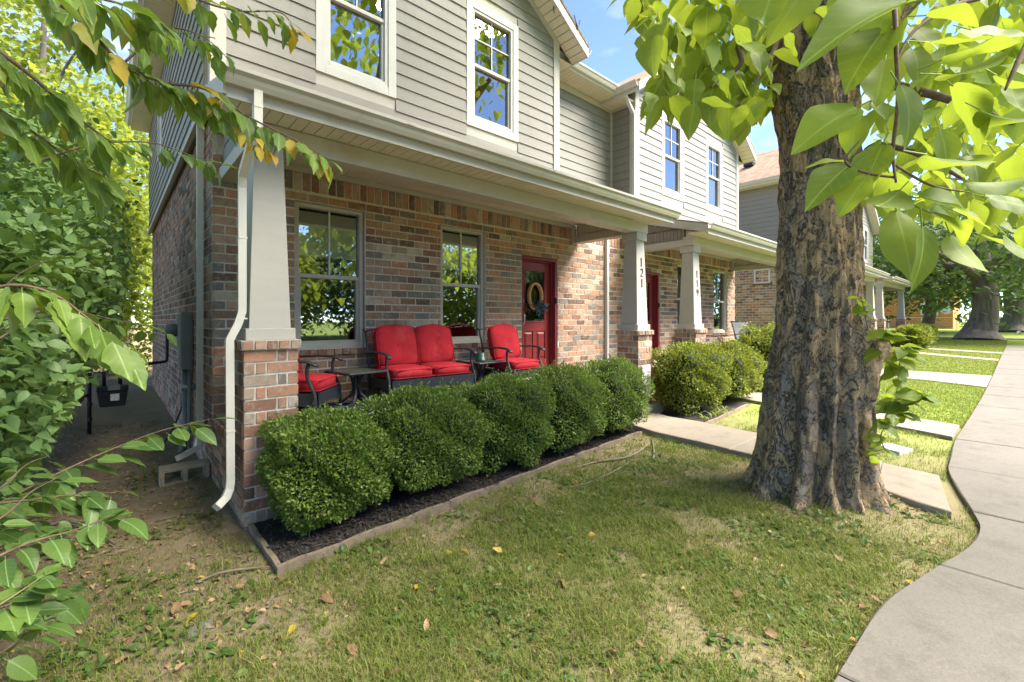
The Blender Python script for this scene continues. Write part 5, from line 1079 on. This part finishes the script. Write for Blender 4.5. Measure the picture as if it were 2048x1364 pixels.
# sprouts on the trunk
def sprout(base, tips, leaves, sz, par=CAT):
    st_ = limb([base] + tips, [.006] + [.004] * (len(tips) - 1) + [.002], 6, par, 'sprout', 'greentwig'); P = [Vector(base)] + [Vector(t) for t in tips]
    for k in range(leaves):
        f = random.random() ** .7 * (len(P) - 1.001); p = P[int(f)].lerp(P[int(f) + 1], f % 1); a = random.uniform(0, 2 * PI)
        leaf_obj('catalpa', p + Vector((random.uniform(-.03, .03), random.uniform(-.03, .03), random.uniform(-.02, .02))), (math.cos(a), math.sin(a) - .2, random.uniform(-.7, .3)), (random.uniform(-.6, .3), -.5, 1), random.uniform(*sz), st_)
sprout(w3(1735, 655, 3.75), [w3(1728, 620, 3.65), w3(1722, 592, 3.6)], 9, (.08, .13)); sprout(w3(1765, 725, 3.75), [w3(1752, 690, 3.65), w3(1775, 660, 3.55)], 10, (.11, .22)); sprout(w3(1790, 815, 4.0), [w3(1795, 770, 3.9), w3(1800, 725, 3.8), w3(1815, 695, 3.75)], 24, (.12, .23)); sprout(w3(1790, 835, 4.0), [w3(1815, 805, 3.9), w3(1850, 785, 3.8)], 20, (.12, .22)); sprout(w3(1772, 905, 3.8), [w3(1762, 870, 3.65), w3(1785, 835, 3.6)], 15, (.09, .17)); sprout(w3(1775, 900, 3.8), [w3(1755, 905, 3.6), w3(1745, 915, 3.55)], 6, (.08, .12))

# ------------------------------------------------------------------ shrubs and boughs at the left
def leafy(par, kind, path, r0, n, sz, pair=True, droop=.35, yel=0.0, nm='branch'):
    P = [w3(*p) for p in path]; m = len(P); limb(P, [r0 * (1 - .8 * i / (m - 1)) for i in range(m)], 7, par, nm, 'twig' if r0 > .004 else 'greentwig')
    for k in range(n):
        f = (k + random.random() * .6) / n * (m - 1.001); i = int(f); p = P[i].lerp(P[i + 1], f % 1); t = (P[i + 1] - P[i]).normalized()
        sd = t.cross(Vector((0, 0, 1))).normalized() * (1 if k % 2 else -1)
        d = t * random.uniform(.1, .8) + sd * random.uniform(.4, 1) + Vector((0, 0, -random.uniform(0, 2 * droop)))
        p = p + d.normalized() * random.uniform(.01, .05)
        leaf_obj('yellow' if random.random() < yel else kind, p, d, Vector((random.uniform(-.4, .4), random.uniform(-.6, .2), 1)), random.uniform(*sz), par)
BE = thing('box_elder', 'box elder tree whose leafy bough hangs over the porch corner', 'tree')
limb([(-1.6, 1.9, -.1), (-1.55, 1.95, 1.2), (-1.4, 2.0, 2.4), (-1.2, 2.1, 3.6), (-1.1, 2.2, 5.2)], [.13, .11, .10, .08, .03], 12, BE, 'trunk', 'farbark')
limb([(-1.2, 2.1, 3.6), (-.4, 1.5, 4.6), (.8, .8, 5.3), (2.2, .1, 5.7)], [.07, .05, .035, .01], 8, BE, 'limb', 'farbark')
limb([(-1.3, 2.05, 2.9), w3(-120, -60, 1.55), w3(60, -40, 1.55)], [.05, .02, .012], 8, BE, 'limb', 'twig')
leafy(BE, 'boxelder', [(60, -40, 1.55), (170, 50, 1.62), (245, 128, 1.72), (330, 165, 1.82), (410, 178, 1.92), (500, 235, 2.02), (600, 285, 2.1), (655, 318, 2.15)], .010, 72, (.085, .145), droop=.8, yel=.08)
leafy(BE, 'boxelder', [(245, 128, 1.72), (330, 60, 1.8), (400, 70, 1.85), (450, 110, 1.9)], .005, 20, (.06, .11), droop=.7)
leafy(BE, 'boxelder', [(300, -60, 1.7), (400, 0, 1.75), (480, 22, 1.85), (560, 25, 1.9), (590, 60, 1.95)], .006, 28, (.06, .10), droop=.7, yel=.06)
leafy(BE, 'boxelder', [(380, 180, 1.9), (440, 230, 1.95), (500, 275, 2.0), (540, 300, 2.05)], .004, 20, (.05, .09), droop=.9, yel=.35)
leafy(BE, 'boxelder', [(-60, 60, 1.3), (60, 150, 1.4), (150, 230, 1.5), (230, 290, 1.6)], .008, 34, (.08, .12), droop=.7)
leafy(BE, 'boxelder', [(-60, 180, 1.35), (60, 260, 1.45), (160, 330, 1.6), (230, 360, 1.7)], .006, 28, (.07, .12), droop=.7)
leafy(BE, 'boxelder', [(60, -60, 1.3), (180, -10, 1.35), (280, 20, 1.5), (340, 60, 1.6)], .006, 26, (.08, .12), droop=.7)
SH = thing('honeysuckle_shrub', 'big leafy shrub crowding the side yard by the gas meter', 'shrub')
leafy(SH, 'boxelder', [(-60, 590, 1.25), (30, 570, 1.28), (110, 590, 1.33), (180, 640, 1.38), (250, 690, 1.42)], .006, 26, (.09, .165), droop=.5)
leafy(SH, 'shrub', [(-60, 1040, 1.75), (40, 985, 1.85), (130, 940, 1.95), (220, 900, 2.1), (320, 862, 2.25), (420, 838, 2.4)], .006, 34, (.10, .155), droop=.25)
leafy(SH, 'shrub', [(-40, 1130, 1.35), (60, 1085, 1.42), (150, 1060, 1.5), (230, 1030, 1.55)], .005, 20, (.085, .125), droop=.3)
leafy(SH, 'shrub', [(-40, 1010, 1.6), (60, 1000, 1.7), (140, 990, 1.8), (230, 985, 1.85)], .006, 18, (.085, .12), droop=.3)
leafy(SH, 'shrub', [(-50, 1240, 1.2), (30, 1190, 1.25), (90, 1150, 1.28)], .004, 16, (.075, .11), droop=.3)
leafy(SH, 'shrub', [(60, 330, 2.0), (180, 290, 2.1), (300, 285, 2.3), (380, 310, 2.4), (440, 330, 2.5)], .006, 30, (.07, .10), droop=.5)
leafy(SH, 'shrub', [(0, 640, 2.0), (120, 620, 2.2), (230, 640, 2.5), (330, 660, 2.8)], .008, 24, (.07, .10), droop=.5)
for k in range(11):
    x0, y0, d0 = random.uniform(-80, -20), random.choice((random.uniform(600, 720), random.uniform(930, 1330), random.uniform(930, 1330))), random.uniform(1.3, 2.3); x1 = random.uniform(50, 120) if y0 < 1000 else random.uniform(60, 200); y1 = y0 - random.uniform(20, 110)
    leafy(SH, 'shrub', [(x0, y0, d0), ((2 * x0 + x1) / 3, y0 - 30, d0 + .1), ((x0 + 2 * x1) / 3, (y0 + y1) / 2 - 25, d0 + .2), (x1, y1, d0 + .3)], .005, random.randint(9, 15), (.06, .115), droop=.4)
for k in range(4): 
    x0 = random.uniform(-1.3, -.7); y0 = random.uniform(4.2, 6.0); limb([(x0, y0, -.05), (x0 + random.uniform(-.2, .3), y0 + random.uniform(-.3, .3), 1.2), (x0 + random.uniform(-.4, .4), y0 + random.uniform(-.6, .4), 2.6)], [.035, .025, .008], 8, SH, 'stem', 'twig')
limb([(-1.0, 3.2, -.05), w3(-60, 1040, 1.75)], [.02, .006], 8, SH, 'stem', 'twig'); limb([(-.9, 2.6, -.05), w3(-40, 1130, 1.35)], [.02, .006], 8, SH, 'stem', 'twig')
def mass(par, nm, blobs, kind, sz, per, tm=T_SO, spread=.2, keep=None, smooth=True):
    P = []
    for (c, r, ncl) in blobs:
        c = np.array(c); r = np.array(r)
        for _ in range(ncl):
            d = unit(1)[0]; q = c + d * r * (.45 + .55 * random.random() ** .5); P.append(q + RNG.normal(0, spread, (per, 3)))
    P = np.concatenate(P); P = P[P[:, 2] > .05]
    if keep is not None: P = P[keep(P)]
    n = len(P); hz = unit(n); D = hz * [1, 1, .5] - [0, 0, .35]; Nn = unit(n) * .6 + [0, 0, .8]
    o = link(nm, scatter(nm, tm, P, D, Nn, RNG.uniform(*sz, n), M[kind], smooth), par); o['kind'] = 'stuff'; return o
def off_frame(P):
    px, py, dz = project(P); return (dz < .2) | (py < -40) | (px < -60)
mass(BE, 'crown', [((-1.6, 2.6, 5.6), (2.6, 3.2, 1.6), 150), ((-2.6, 6.0, 6.4), (2.0, 2.6, 1.8), 90), ((1.7, .3, 5.6), (1.6, 1.9, 1.0), 55)], 'boxelder', (.10, .16), 40, T_SO, .4, off_frame)  # leaf clusters added out of view to shade side yard, lawn and column
def clear_yard(P):       # keeps the side yard open in front of the wall
    px, py, dz = project(P); lim = np.interp(P[:, 2], [0, .8, 1.4, 2.6, 4.2, 7], [-.5, -.36, -.02, .25, .38, .4]) 
    edge = np.interp(py, [-50, 60, 110, 200, 330, 420, 520, 640, 760, 900, 1010, 1400], [330, 200, 150, 190, 300, 340, 310, 320, 300, 190, 60, -40])
    return (P[:, 0] < lim) & ((dz < .4) | (px < edge) | (py < -30)) & ((dz > 1.2) | (dz < -.2))
mass(SH, 'foliage', [((-.75, 4.2, 1.35), (.55, .8, 1.15), 110), ((-.75, 5.8, 1.8), (.7, 1.0, 1.6), 150), ((-.65, 7.6, 2.2), (.8, 1.0, 1.9), 130)], 'shrub', (.065, .105), 60, spread=.17, keep=clear_yard)
S3 = thing('back_hedge', 'sunlit hedge closing the end of the side yard', 'hedge'); mass(S3, 'foliage', [((-1.6, 17.6, 1.6), (1.6, .7, 1.7), 90), ((.2, 18.2, 1.4), (1.0, .6, 1.5), 60)], 'bright', (.09, .15), 50, spread=.25)
S2 = thing('dogwood_shrub', 'tall dark green shrub behind the gas meter', 'shrub')
mass(S2, 'foliage', [((-.9, 10.2, 2.3), (.9, 1.2, 2.2), 80), ((-1.2, 13, 2.8), (1.2, 1.3, 2.6), 80), ((-.2, 15.2, 2.2), (1.1, .8, 2.2), 60)], 'shrub', (.07, .11), 55, spread=.22, keep=clear_yard)
for k in range(4):
    x0 = random.uniform(-1.5, -.8); y0 = random.uniform(9.5, 13); limb([(x0, y0, -.05), (x0 + .1, y0, 1.5), (x0 + random.uniform(-.4, .4), y0, 3.4)], [.05, .035, .01], 8, S2, 'stem', 'twig')
def tree(name, label, x, y, h, r, kind, sz, ncl, per, tr=.25, group=None, base=.28, flare=1.5, bark='farbark', tm=T_SO, spread=None, keep=None, zmin=None):
    t = thing(name, label, 'tree', group); z0 = gz(x); zs_ = [-.1, .25, .6, 1.5, h * .35, h * .6, h * .9]
    limb([(x + .02 * h * math.sin(z), y + .02 * h * math.cos(z * 1.3), z0 + z) for z in zs_], [tr * flare * 1.25, tr * flare * .95, tr * (1 + (flare - 1) * .35), tr, tr * .85, tr * .55, tr * .1], 14, t, 'trunk', bark)
    for k in range(5):
        a = k * 1.3 + random.random(); hh = h * random.uniform(.3, .5); limb([(x, y, z0 + hh), (x + math.cos(a) * r * .45, y + math.sin(a) * r * .45, z0 + hh + h * .14), (x + math.cos(a) * r * .85, y + math.sin(a) * r * .85, z0 + hh + h * .2)], [tr * .45, tr * .25, tr * .05], 8, t, 'limb', bark)
    zlo = z0 + (zmin if zmin is not None else h * base)
    mass(t, 'crown', [((x, y, (zlo + z0 + h) / 2), (r, r, (z0 + h - zlo) / 2), ncl)], kind, sz, per, tm, spread or r * .16, keep, False); return t
def sky_gap(P):
    px, py, dz = project(P); return ~((px > 195) & (px < 300) & (py > -10) & (py < 145)) & ((px < 310) | (dz < 0)) 
for i, (x, y, h, r) in enumerate(((-1.8, 20.5, 15, 3.2), (.3, 26, 11, 2.8), (-4.2, 25, 15, 4.0), (-1.2, 17.2, 8.5, 2.0), (2.5, 30, 9, 3.0))):
    tree('maple_tree', ['bright sunlit tree behind the side yard', 'low bright tree right behind the side wall', 'tall bright tree at the far left', 'leafy tree over the tall dark shrub', 'bright tree behind the back of the duplex'][i], x, y, h, r, 'bright', (.15, .26), 170, 50, .18, 'sunlit trees behind the side yard', base=.12, keep=sky_gap)
# trees across the street, mirrored in the windows
for i, (x, y, h, r) in enumerate(((-22, -30, 10, 5.5), (-12, -28, 9, 5), (-2, -31, 11, 5.5), (8, -28, 9, 5), (18, -31, 11, 5.5), (28, -28, 9.5, 5), (39, -30, 10, 5.5))):
    tree('street_tree', 'leafy street tree on the other side of the road', x, y, h, r, 'bright' if i % 2 else 'fartree', (.3, .5), 170, 60, .22, 'trees across the road', base=.02)
# trees of the far lawn
tree('oak_tree', 'thick trunked shade tree with flared roots on the far lawn', 39.8, 1.3, 9.5, 7.2, 'fartree', (.28, .5), 170, 45, .62, base=.30, flare=1.75, zmin=3.0)
tree('oak_tree', 'dark slim trunked tree past the far porch', 48.7, 4.6, 8.5, 5.6, 'fartree', (.28, .5), 130, 45, .38, base=.3, flare=1.2, bark='twig', zmin=3.0)
tree('oak_tree', 'second thick trunked tree behind the shade tree', 57, .0, 11, 7, 'fartree', (.3, .55), 130, 45, .75, base=.34, flare=1.4, zmin=3.6)
for i, (x, y) in enumerate(((95, -40), (92, -24), (98, -8), (105, 4), (96, 16), (100, 30), (84, 44), (60, 40), (45, 33), (72, -52))):
    tree('background_tree', 'tree in the wood beyond the far lawn', x, y, random.uniform(11, 16), 8.5, 'fartree' if i % 3 else 'bright', (.6, 1.0), 80, 30, .4, 'trees at the far end of the lawn', base=.06)
oh = thing('orange_house', 'orange board house behind the chain link fence', 'house')
MB().box(70, 78, 4.6, 15, gz(60), gz(60) + 4.2).build('wall', M['orange'], oh); MB().prism([(69.5, 4.0, gz(60) + 4.2), (74, 4.0, gz(60) + 6.2), (78.5, 4.0, gz(60) + 4.2)], (0, 11.5, 0)).build('roof', M['shingle'], oh)
k = gz(60) + .25
while k < gz(60) + 4.1: MB().box(69.96, 69.998, 4.62, 14.98, k, k + .015).build('board_joint', M['twig'], oh); k += .3
wn = MB().box(69.93, 69.99, 6.3, 7.3, 2.3, 3.7).build('window', M['white'], oh); MB().box(69.91, 69.925, 6.45, 7.15, 2.4, 2.95).build('pane', M['room'], wn); MB().box(69.9, 69.98, 5.75, 6.28, 2.2, 3.8).build('shutter', M['white'], oh)
MB().lathe([(.02, 0), (.5, -.12), (.52, -.13), (.02, -.02)], (69.6, 5.1, 2.9), 16, 'x').build('satellite_dish', M['white'], oh); MB().box(69.7, 69.98, 8.6, 9.0, 2.2, 2.9).build('meter', M['wire'], oh)
fe = thing('chain_link_fence', 'chain link fence along the far lawn', 'fence')
for k in range(24): MB().tube([(62, -30 + 2.6 * k, gz(60) - .1), (62, -30 + 2.6 * k, gz(60) + 1.25)], .035, 6).build('fence_post', M['wire'], fe)
MB().tube([(62, -30, gz(60) + 1.22), (62, 30, gz(60) + 1.22)], .03, 6).build('top_rail', M['wire'], fe)
wm = MB()
for k in range(200): y = -30 + .3 * k; wm.tube([(62, y, gz(60)), (62, y + 1.2, gz(60) + 1.2)], .006, 3, False); wm.tube([(62, y + 1.2, gz(60)), (62, y, gz(60) + 1.2)], .006, 3, False)
wm.build('wire_mesh', M['wire'], fe)['kind'] = 'stuff'
for i in range(9):
    y = -22 + 2.4 * i + random.uniform(-.5, .5); boxwood((64 + random.uniform(-1, 1), y), (random.uniform(.5, 1.0), .8, random.uniform(.7, 1.5)), 260, .28, 'low garden shrub behind the chain link fence', 'garden shrubs behind the fence', 'box2' if i % 2 else 'box', zb=0, name='garden_shrub')

# ------------------------------------------------------------------ grass, weeds, litter
def vn(x, y): return .5 + .25 * np.sin(1.9 * x + 2.3 * y + .5) * np.sin(2.7 * x - 1.1 * y) + .17 * np.sin(4.7 * x + 1.7 * y + 2) * np.sin(3.9 * y - 2.1 * x) + .12 * np.sin(9.1 * x - 5 * y) * np.sin(8.3 * y + 3 * x + 1) + .08 * np.sin(17 * x + 4 * y) * np.sin(15 * y - 6 * x)
def on_paving(x, y):
    sy = np.interp(x, [p[0] for p in SIDE], [p[1] for p in SIDE]); w1 = (y > .3) & (y < 4.1) & (x > np.interp(y, [p[1] for p in W1L[::-1]], [p[0] for p in W1L[::-1]]) - .02) & (x < np.interp(y, [p[1] for p in W1R[::-1]], [p[0] for p in W1R[::-1]]) + .02)
    w2_ = (x > np.interp(y, [.5, 1.1, 2, 3.2, 4], [8.12, 8.34, 8.6, 8.93, 9.18])) & (x < np.interp(y, [.5, 1.3, 2, 3.2, 4], [9.09, 9.35, 9.64, 9.89, 10.1]))
    wd = (x > np.interp(y, [.4, 1.5, 5], [14.28, 14.88, 14.98])) & (x < 17.02); bed_ = (x > .76) & (x < 5.6) & (y > np.interp(x, [p[0] for p in EDG], [p[1] for p in EDG]) - .02); bd2 = (x > 6.5) & (x < 8.9) & (y > 3.05)
    f1 = (x > np.interp(y, [.38, 2.7, 4], [22.3, 24.3, 24.9])) & (x < np.interp(y, [.38, 3.3, 4], [23.3, 26, 26.2])); f2 = (x > np.interp(y, [.38, 3.2, 4], [26.3, 27.8, 28])) & (x < np.interp(y, [.38, 3.2, 4], [27.3, 29, 29.1]))
    return (y < sy + .015) | w1 | w2_ | wd | bed_ | bd2 | f1 | f2 | ((x > .7) & (y > 4.0))
def blades(n, x0, x1, y0, y1, dens, h, wd, zf=None, bend=.5):
    x = RNG.uniform(x0, x1, n); y = RNG.uniform(y0, y1, n); k = (RNG.random(n) < dens(x, y)) & ~on_paving(x, y); x, y = x[k], y[k]; n = len(x)
    H_ = RNG.uniform(*h, n) * (.7 + .6 * vn(x * 2, y * 2)); a = RNG.uniform(0, 2 * PI, n); b = RNG.uniform(.1, bend, n) * H_; c, s_ = np.cos(a), np.sin(a); w_ = RNG.uniform(*wd, n); z = ground_z(x, y) - .004
    ax, ay = -s_ * w_, c * w_
    V = np.stack([np.stack([x - ax, y - ay, z], 1), np.stack([x + ax, y + ay, z], 1), np.stack([x + c * b * .3 + ax * .8, y + s_ * b * .3 + ay * .8, z + H_ * .55], 1), np.stack([x + c * b * .3 - ax * .8, y + s_ * b * .3 - ay * .8, z + H_ * .55], 1), np.stack([x + c * b * 1.3, y + s_ * b * 1.3, z + H_ * .9], 1)], 1).reshape(-1, 3)
    i = np.arange(n)[:, None] * 5; F = np.concatenate([i + [0, 1, 2], i + [0, 2, 3], i + [3, 2, 4]], 1).reshape(-1, 3); return V, F, np.repeat(RNG.random(n) * .75 + .25 * vn(x, y), 3)
def lawn_d(x, y):
    v = vn(x, y); d = np.clip((v - .14) * 3.2, .22, 1); tr_ = np.hypot(x - 4.9, y - 1.15); d *= np.clip((tr_ - .60) / .45, .25, 1); d *= np.interp(y, [.4, .55, .8, 2.4, 3.1, 3.4, 4.2], [.35, .7, 1, .95, .5, .3, .25]) ; d *= np.where(x < .8, np.interp(y, [1.5, 3.2, 4.2, 6, 9], [.9, .75, .5, .25, .1]), 1); d *= np.where((x > 4.0) & (y > 1.9), .55, 1); return d
GR = []
GR.append(blades(460000, -1.6, 5.6, .2, 4.6, lawn_d, (.02, .055), (.0013, .0027), bend=1.1))
def fringe(x, y):
    sy = np.interp(x, [p[0] for p in SIDE], [p[1] for p in SIDE]); ey = np.interp(x, [p[0] for p in EDG], [p[1] for p in EDG])
    return np.where((np.abs(ey - y - .05) < .05) & (x < 5.5), .5 * (vn(x * 4, y) > .5), 0) + .35 * ((y - sy) < .06) * (vn(x * 5, y) > .55) + .9 * (vn(x * 3.1 + 7, y * 3.1) > .74)
GR.append(blades(60000, -1.6, 5.6, .2, 3.6, fringe, (.045, .11), (.0016, .0032), bend=1.3))
GR.append(blades(14000, -2.5, .75, 4.4, 12, lambda x, y: .12 + .1 * vn(x, y), (.015, .05), (.0012, .0025), bend=1.0))
GR.append(blades(42000, 5.6, 9.5, .4, 3.9, lambda x, y: np.clip((vn(x, y) - .25) * 3, .1, 1) * np.where((y > 2.6) & (x < 8.5), .25, 1), (.025, .06), (.0018, .0035), bend=.9))
GR.append(blades(60000, 9, 18, .3, 4.0, lambda x, y: .9, (.03, .06), (.003, .006), bend=.8)); GR.append(blades(60000, 17, 40, .2, 4.2, lambda x, y: .9, (.035, .07), (.007, .013), bend=.8))
V = []; F = []; R_ = []; k = 0
for v, f, r in GR: V.append(v); F.append(f + k); R_.append(r); k += len(v)
tag(link('grass', np_mesh('grass', np.concatenate(V), np.concatenate(F), M['grass'], np.concatenate(R_))), 'patchy lawn grass', 'grass', kind='stuff')
def ground_pts(n, x0, x1, y0, y1, dens, dz=.008):
    x = RNG.uniform(x0, x1, n); y = RNG.uniform(y0, y1, n); k = (RNG.random(n) < dens(x, y)) & ~on_paving(x, y); x, y = x[k], y[k]; return np.stack([x, y, ground_z(x, y) + dz + RNG.random(len(x)) * .012], 1)
P = ground_pts(46000, -2.0, 5.6, .3, 6.5, lambda x, y: np.clip((vn(x * 1.3 + 2, y * 1.3) - .46) * 4, 0, 1) * .9 * np.where(y > 3.2, .5, 1)); n = len(P)
tag(link('weeds', scatter('weeds', T_SO, P, unit(n) * [1, 1, .25] + [0, 0, .15], np.tile((0, 0, 1.), (n, 1)) + unit(n) * .45, RNG.uniform(.018, .062, n), M['weed'])), 'low broad leaf weeds and clover', 'weeds', kind='stuff')
P = ground_pts(13000, -2.2, 5.6, .3, 9.5, lambda x, y: np.where((x < .75) & (y > 2.6), .95, .30 + .3 * (y > 2.3) + .5 * (y < .75) + .4 * (np.hypot(x - 4.9, y - 1.15) < 1.1))); n = len(P)
tag(link('leaf_litter', scatter('leaf_litter', leaf_tmpl(ovate, 3, .5, .5), P, unit(n) * [1, 1, .2], np.tile((0, 0, 1.), (n, 1)) + unit(n) * .7, RNG.uniform(.012, .045, n), M['dead'])), 'crumbled dry leaf litter', 'litter', kind='stuff')
tag(chips('twig_litter', 5200, lambda n: ground_pts(n, -2.2, 6.4, .3, 9.5, lambda x, y: np.where((x < .75) & (y > 2.6), .9, .30 + .4 * ((y > 2.2) & (x > 3.6))), .004), M['rooty'], (.02, .07), flat=.08), 'small twigs and bark crumbs', 'litter', kind='stuff')
# fallen leaves lying on the lawn
spots = [(905, 1105, 'y'), (925, 1098, 'y'), (830, 1178, 'y'), (775, 1350, 'd'), (1005, 1105, 'd'), (760, 1130, 'd'), (640, 1195, 'd'), (1068, 998, 'd'), (1190, 1068, 'd'), (1145, 960, 'y'), (1275, 970, 'd'), (1465, 1183, 'd'), (1685, 1125, 'd'), (1700, 1280, 'd'), (1815, 1160, 'd'), (1120, 1160, 'd'), (1115, 1108, 'y'), (1225, 1300, 'd'), (1110, 1160, 'd'), (700, 1200, 'd'), (440, 1160, 'd'), (395, 1225, 'y'), (360, 1210, 'd'), (290, 1255, 'd'), (260, 1275, 'd'), (370, 1325, 'd'), (345, 1230, 'd'), (490, 1225, 'd'), (470, 1175, 'd'), (320, 1160, 'd'), (210, 1130, 'd'), (560, 1165, 'd'), (230, 1330, 'd'), (700, 1290, 'd'), (850, 1262, 'd'), (1530, 1260, 'd'), (1262, 966, 'y'), (985, 1170, 'd'), (1720, 1215, 'd'), (1760, 1205, 'd'), (1350, 1040, 'd'), (1420, 1090, 'd'), (880, 1230, 'd'), (590, 1250, 'y'), (520, 1320, 'd')]
for x, y, kd in spots:
    z = 0
    for _ in range(6): p = view(x, y, 1); t_ = (EYE - z) / (EYE - p[2]); q = EYEP + (p - EYEP) * t_; z = float(ground_z(q[0], q[1])) + .02
    a = random.uniform(0, 2 * PI); yel = kd == 'y'
    o = leaf_obj('yellow' if yel else 'dead', q, (math.cos(a), math.sin(a), random.uniform(-.1, .2)), (random.uniform(-.5, .5), random.uniform(-.5, .5), 1), random.uniform(.045, .09), None); o.name = 'fallen_leaf'
    tag(o, 'yellow fallen leaf lying in the grass' if yel else 'dry tan curled leaf lying on the lawn', 'leaf', 'yellow fallen leaves' if yel else 'dry fallen leaves')
o = MB().lathe([(.02, -.05), (.06, -.04), (.085, -.02), (.07, .005), (.03, .014), (.005, .015)], (0, 0, 0), 9).build('stone', M['stone'], None, True); o.location = (.35, 2.90, .012); o.scale = (1.0, .7, 1); o.rotation_euler.z = .4; tag(o, 'flat grey stone half buried in the grass', 'stone')
for pts, r in (([(1300, 890, .0), (1260, 918, .02), (1195, 925, .015), (1150, 935, .02)], .014), ([(1305, 885, .02), (1308, 915, .02), (1300, 925, .01)], .010), ([(1265, 925, .01), (1235, 940, .02), (1180, 965, .012), (1130, 975, .01)], .011), ([(390, 1160, .01), (440, 1140, .03), (500, 1130, .025), (540, 1125, .02)], .008), ([(100, 1040, .02), (150, 1035, .04), (230, 1075, .02)], .012), ([(310, 1035, .01), (420, 1010, .02)], .006)):
    q = []
    for x, y, h in pts: p = view(x, y, 1); t_ = (EYE - h - .03) / (EYE - p[2]); v = EYEP + (p - EYEP) * t_; q.append((v[0], v[1], float(ground_z(v[0], v[1])) + h))
    o = limb(q, [r] * (len(q) - 1) + [r * .4], 7, None, 'stick', 'rooty'); right = pts[0][0] > 1000
    tag(o, 'bare surface root or stick on the dry ground beside the front walk' if right else 'broken stick lying in the shaded side yard', 'stick', 'sticks beside the walk' if right else 'sticks in the side yard')
# ------------------------------------------------------------------ put each empty at the base of its thing
bpy.context.view_layer.update()
for o in [o for o in COL.objects if o.type == 'EMPTY' and o.parent is None and o.location.length < 1e-6 and o.children]:
    lo = Vector((1e9,) * 3); hi = Vector((-1e9,) * 3)
    for c in o.children_recursive:
        if c.type == 'MESH':
            for b in c.bound_box: q = c.matrix_world @ Vector(b); lo = Vector(map(min, lo, q)); hi = Vector(map(max, hi, q))
    if lo.x > 1e8: continue
    b = Vector(((lo.x + hi.x) / 2, (lo.y + hi.y) / 2, lo.z)); o.location = b; iv = Matrix.Translation(-b)
    for c in o.children: c.matrix_parent_inverse = iv
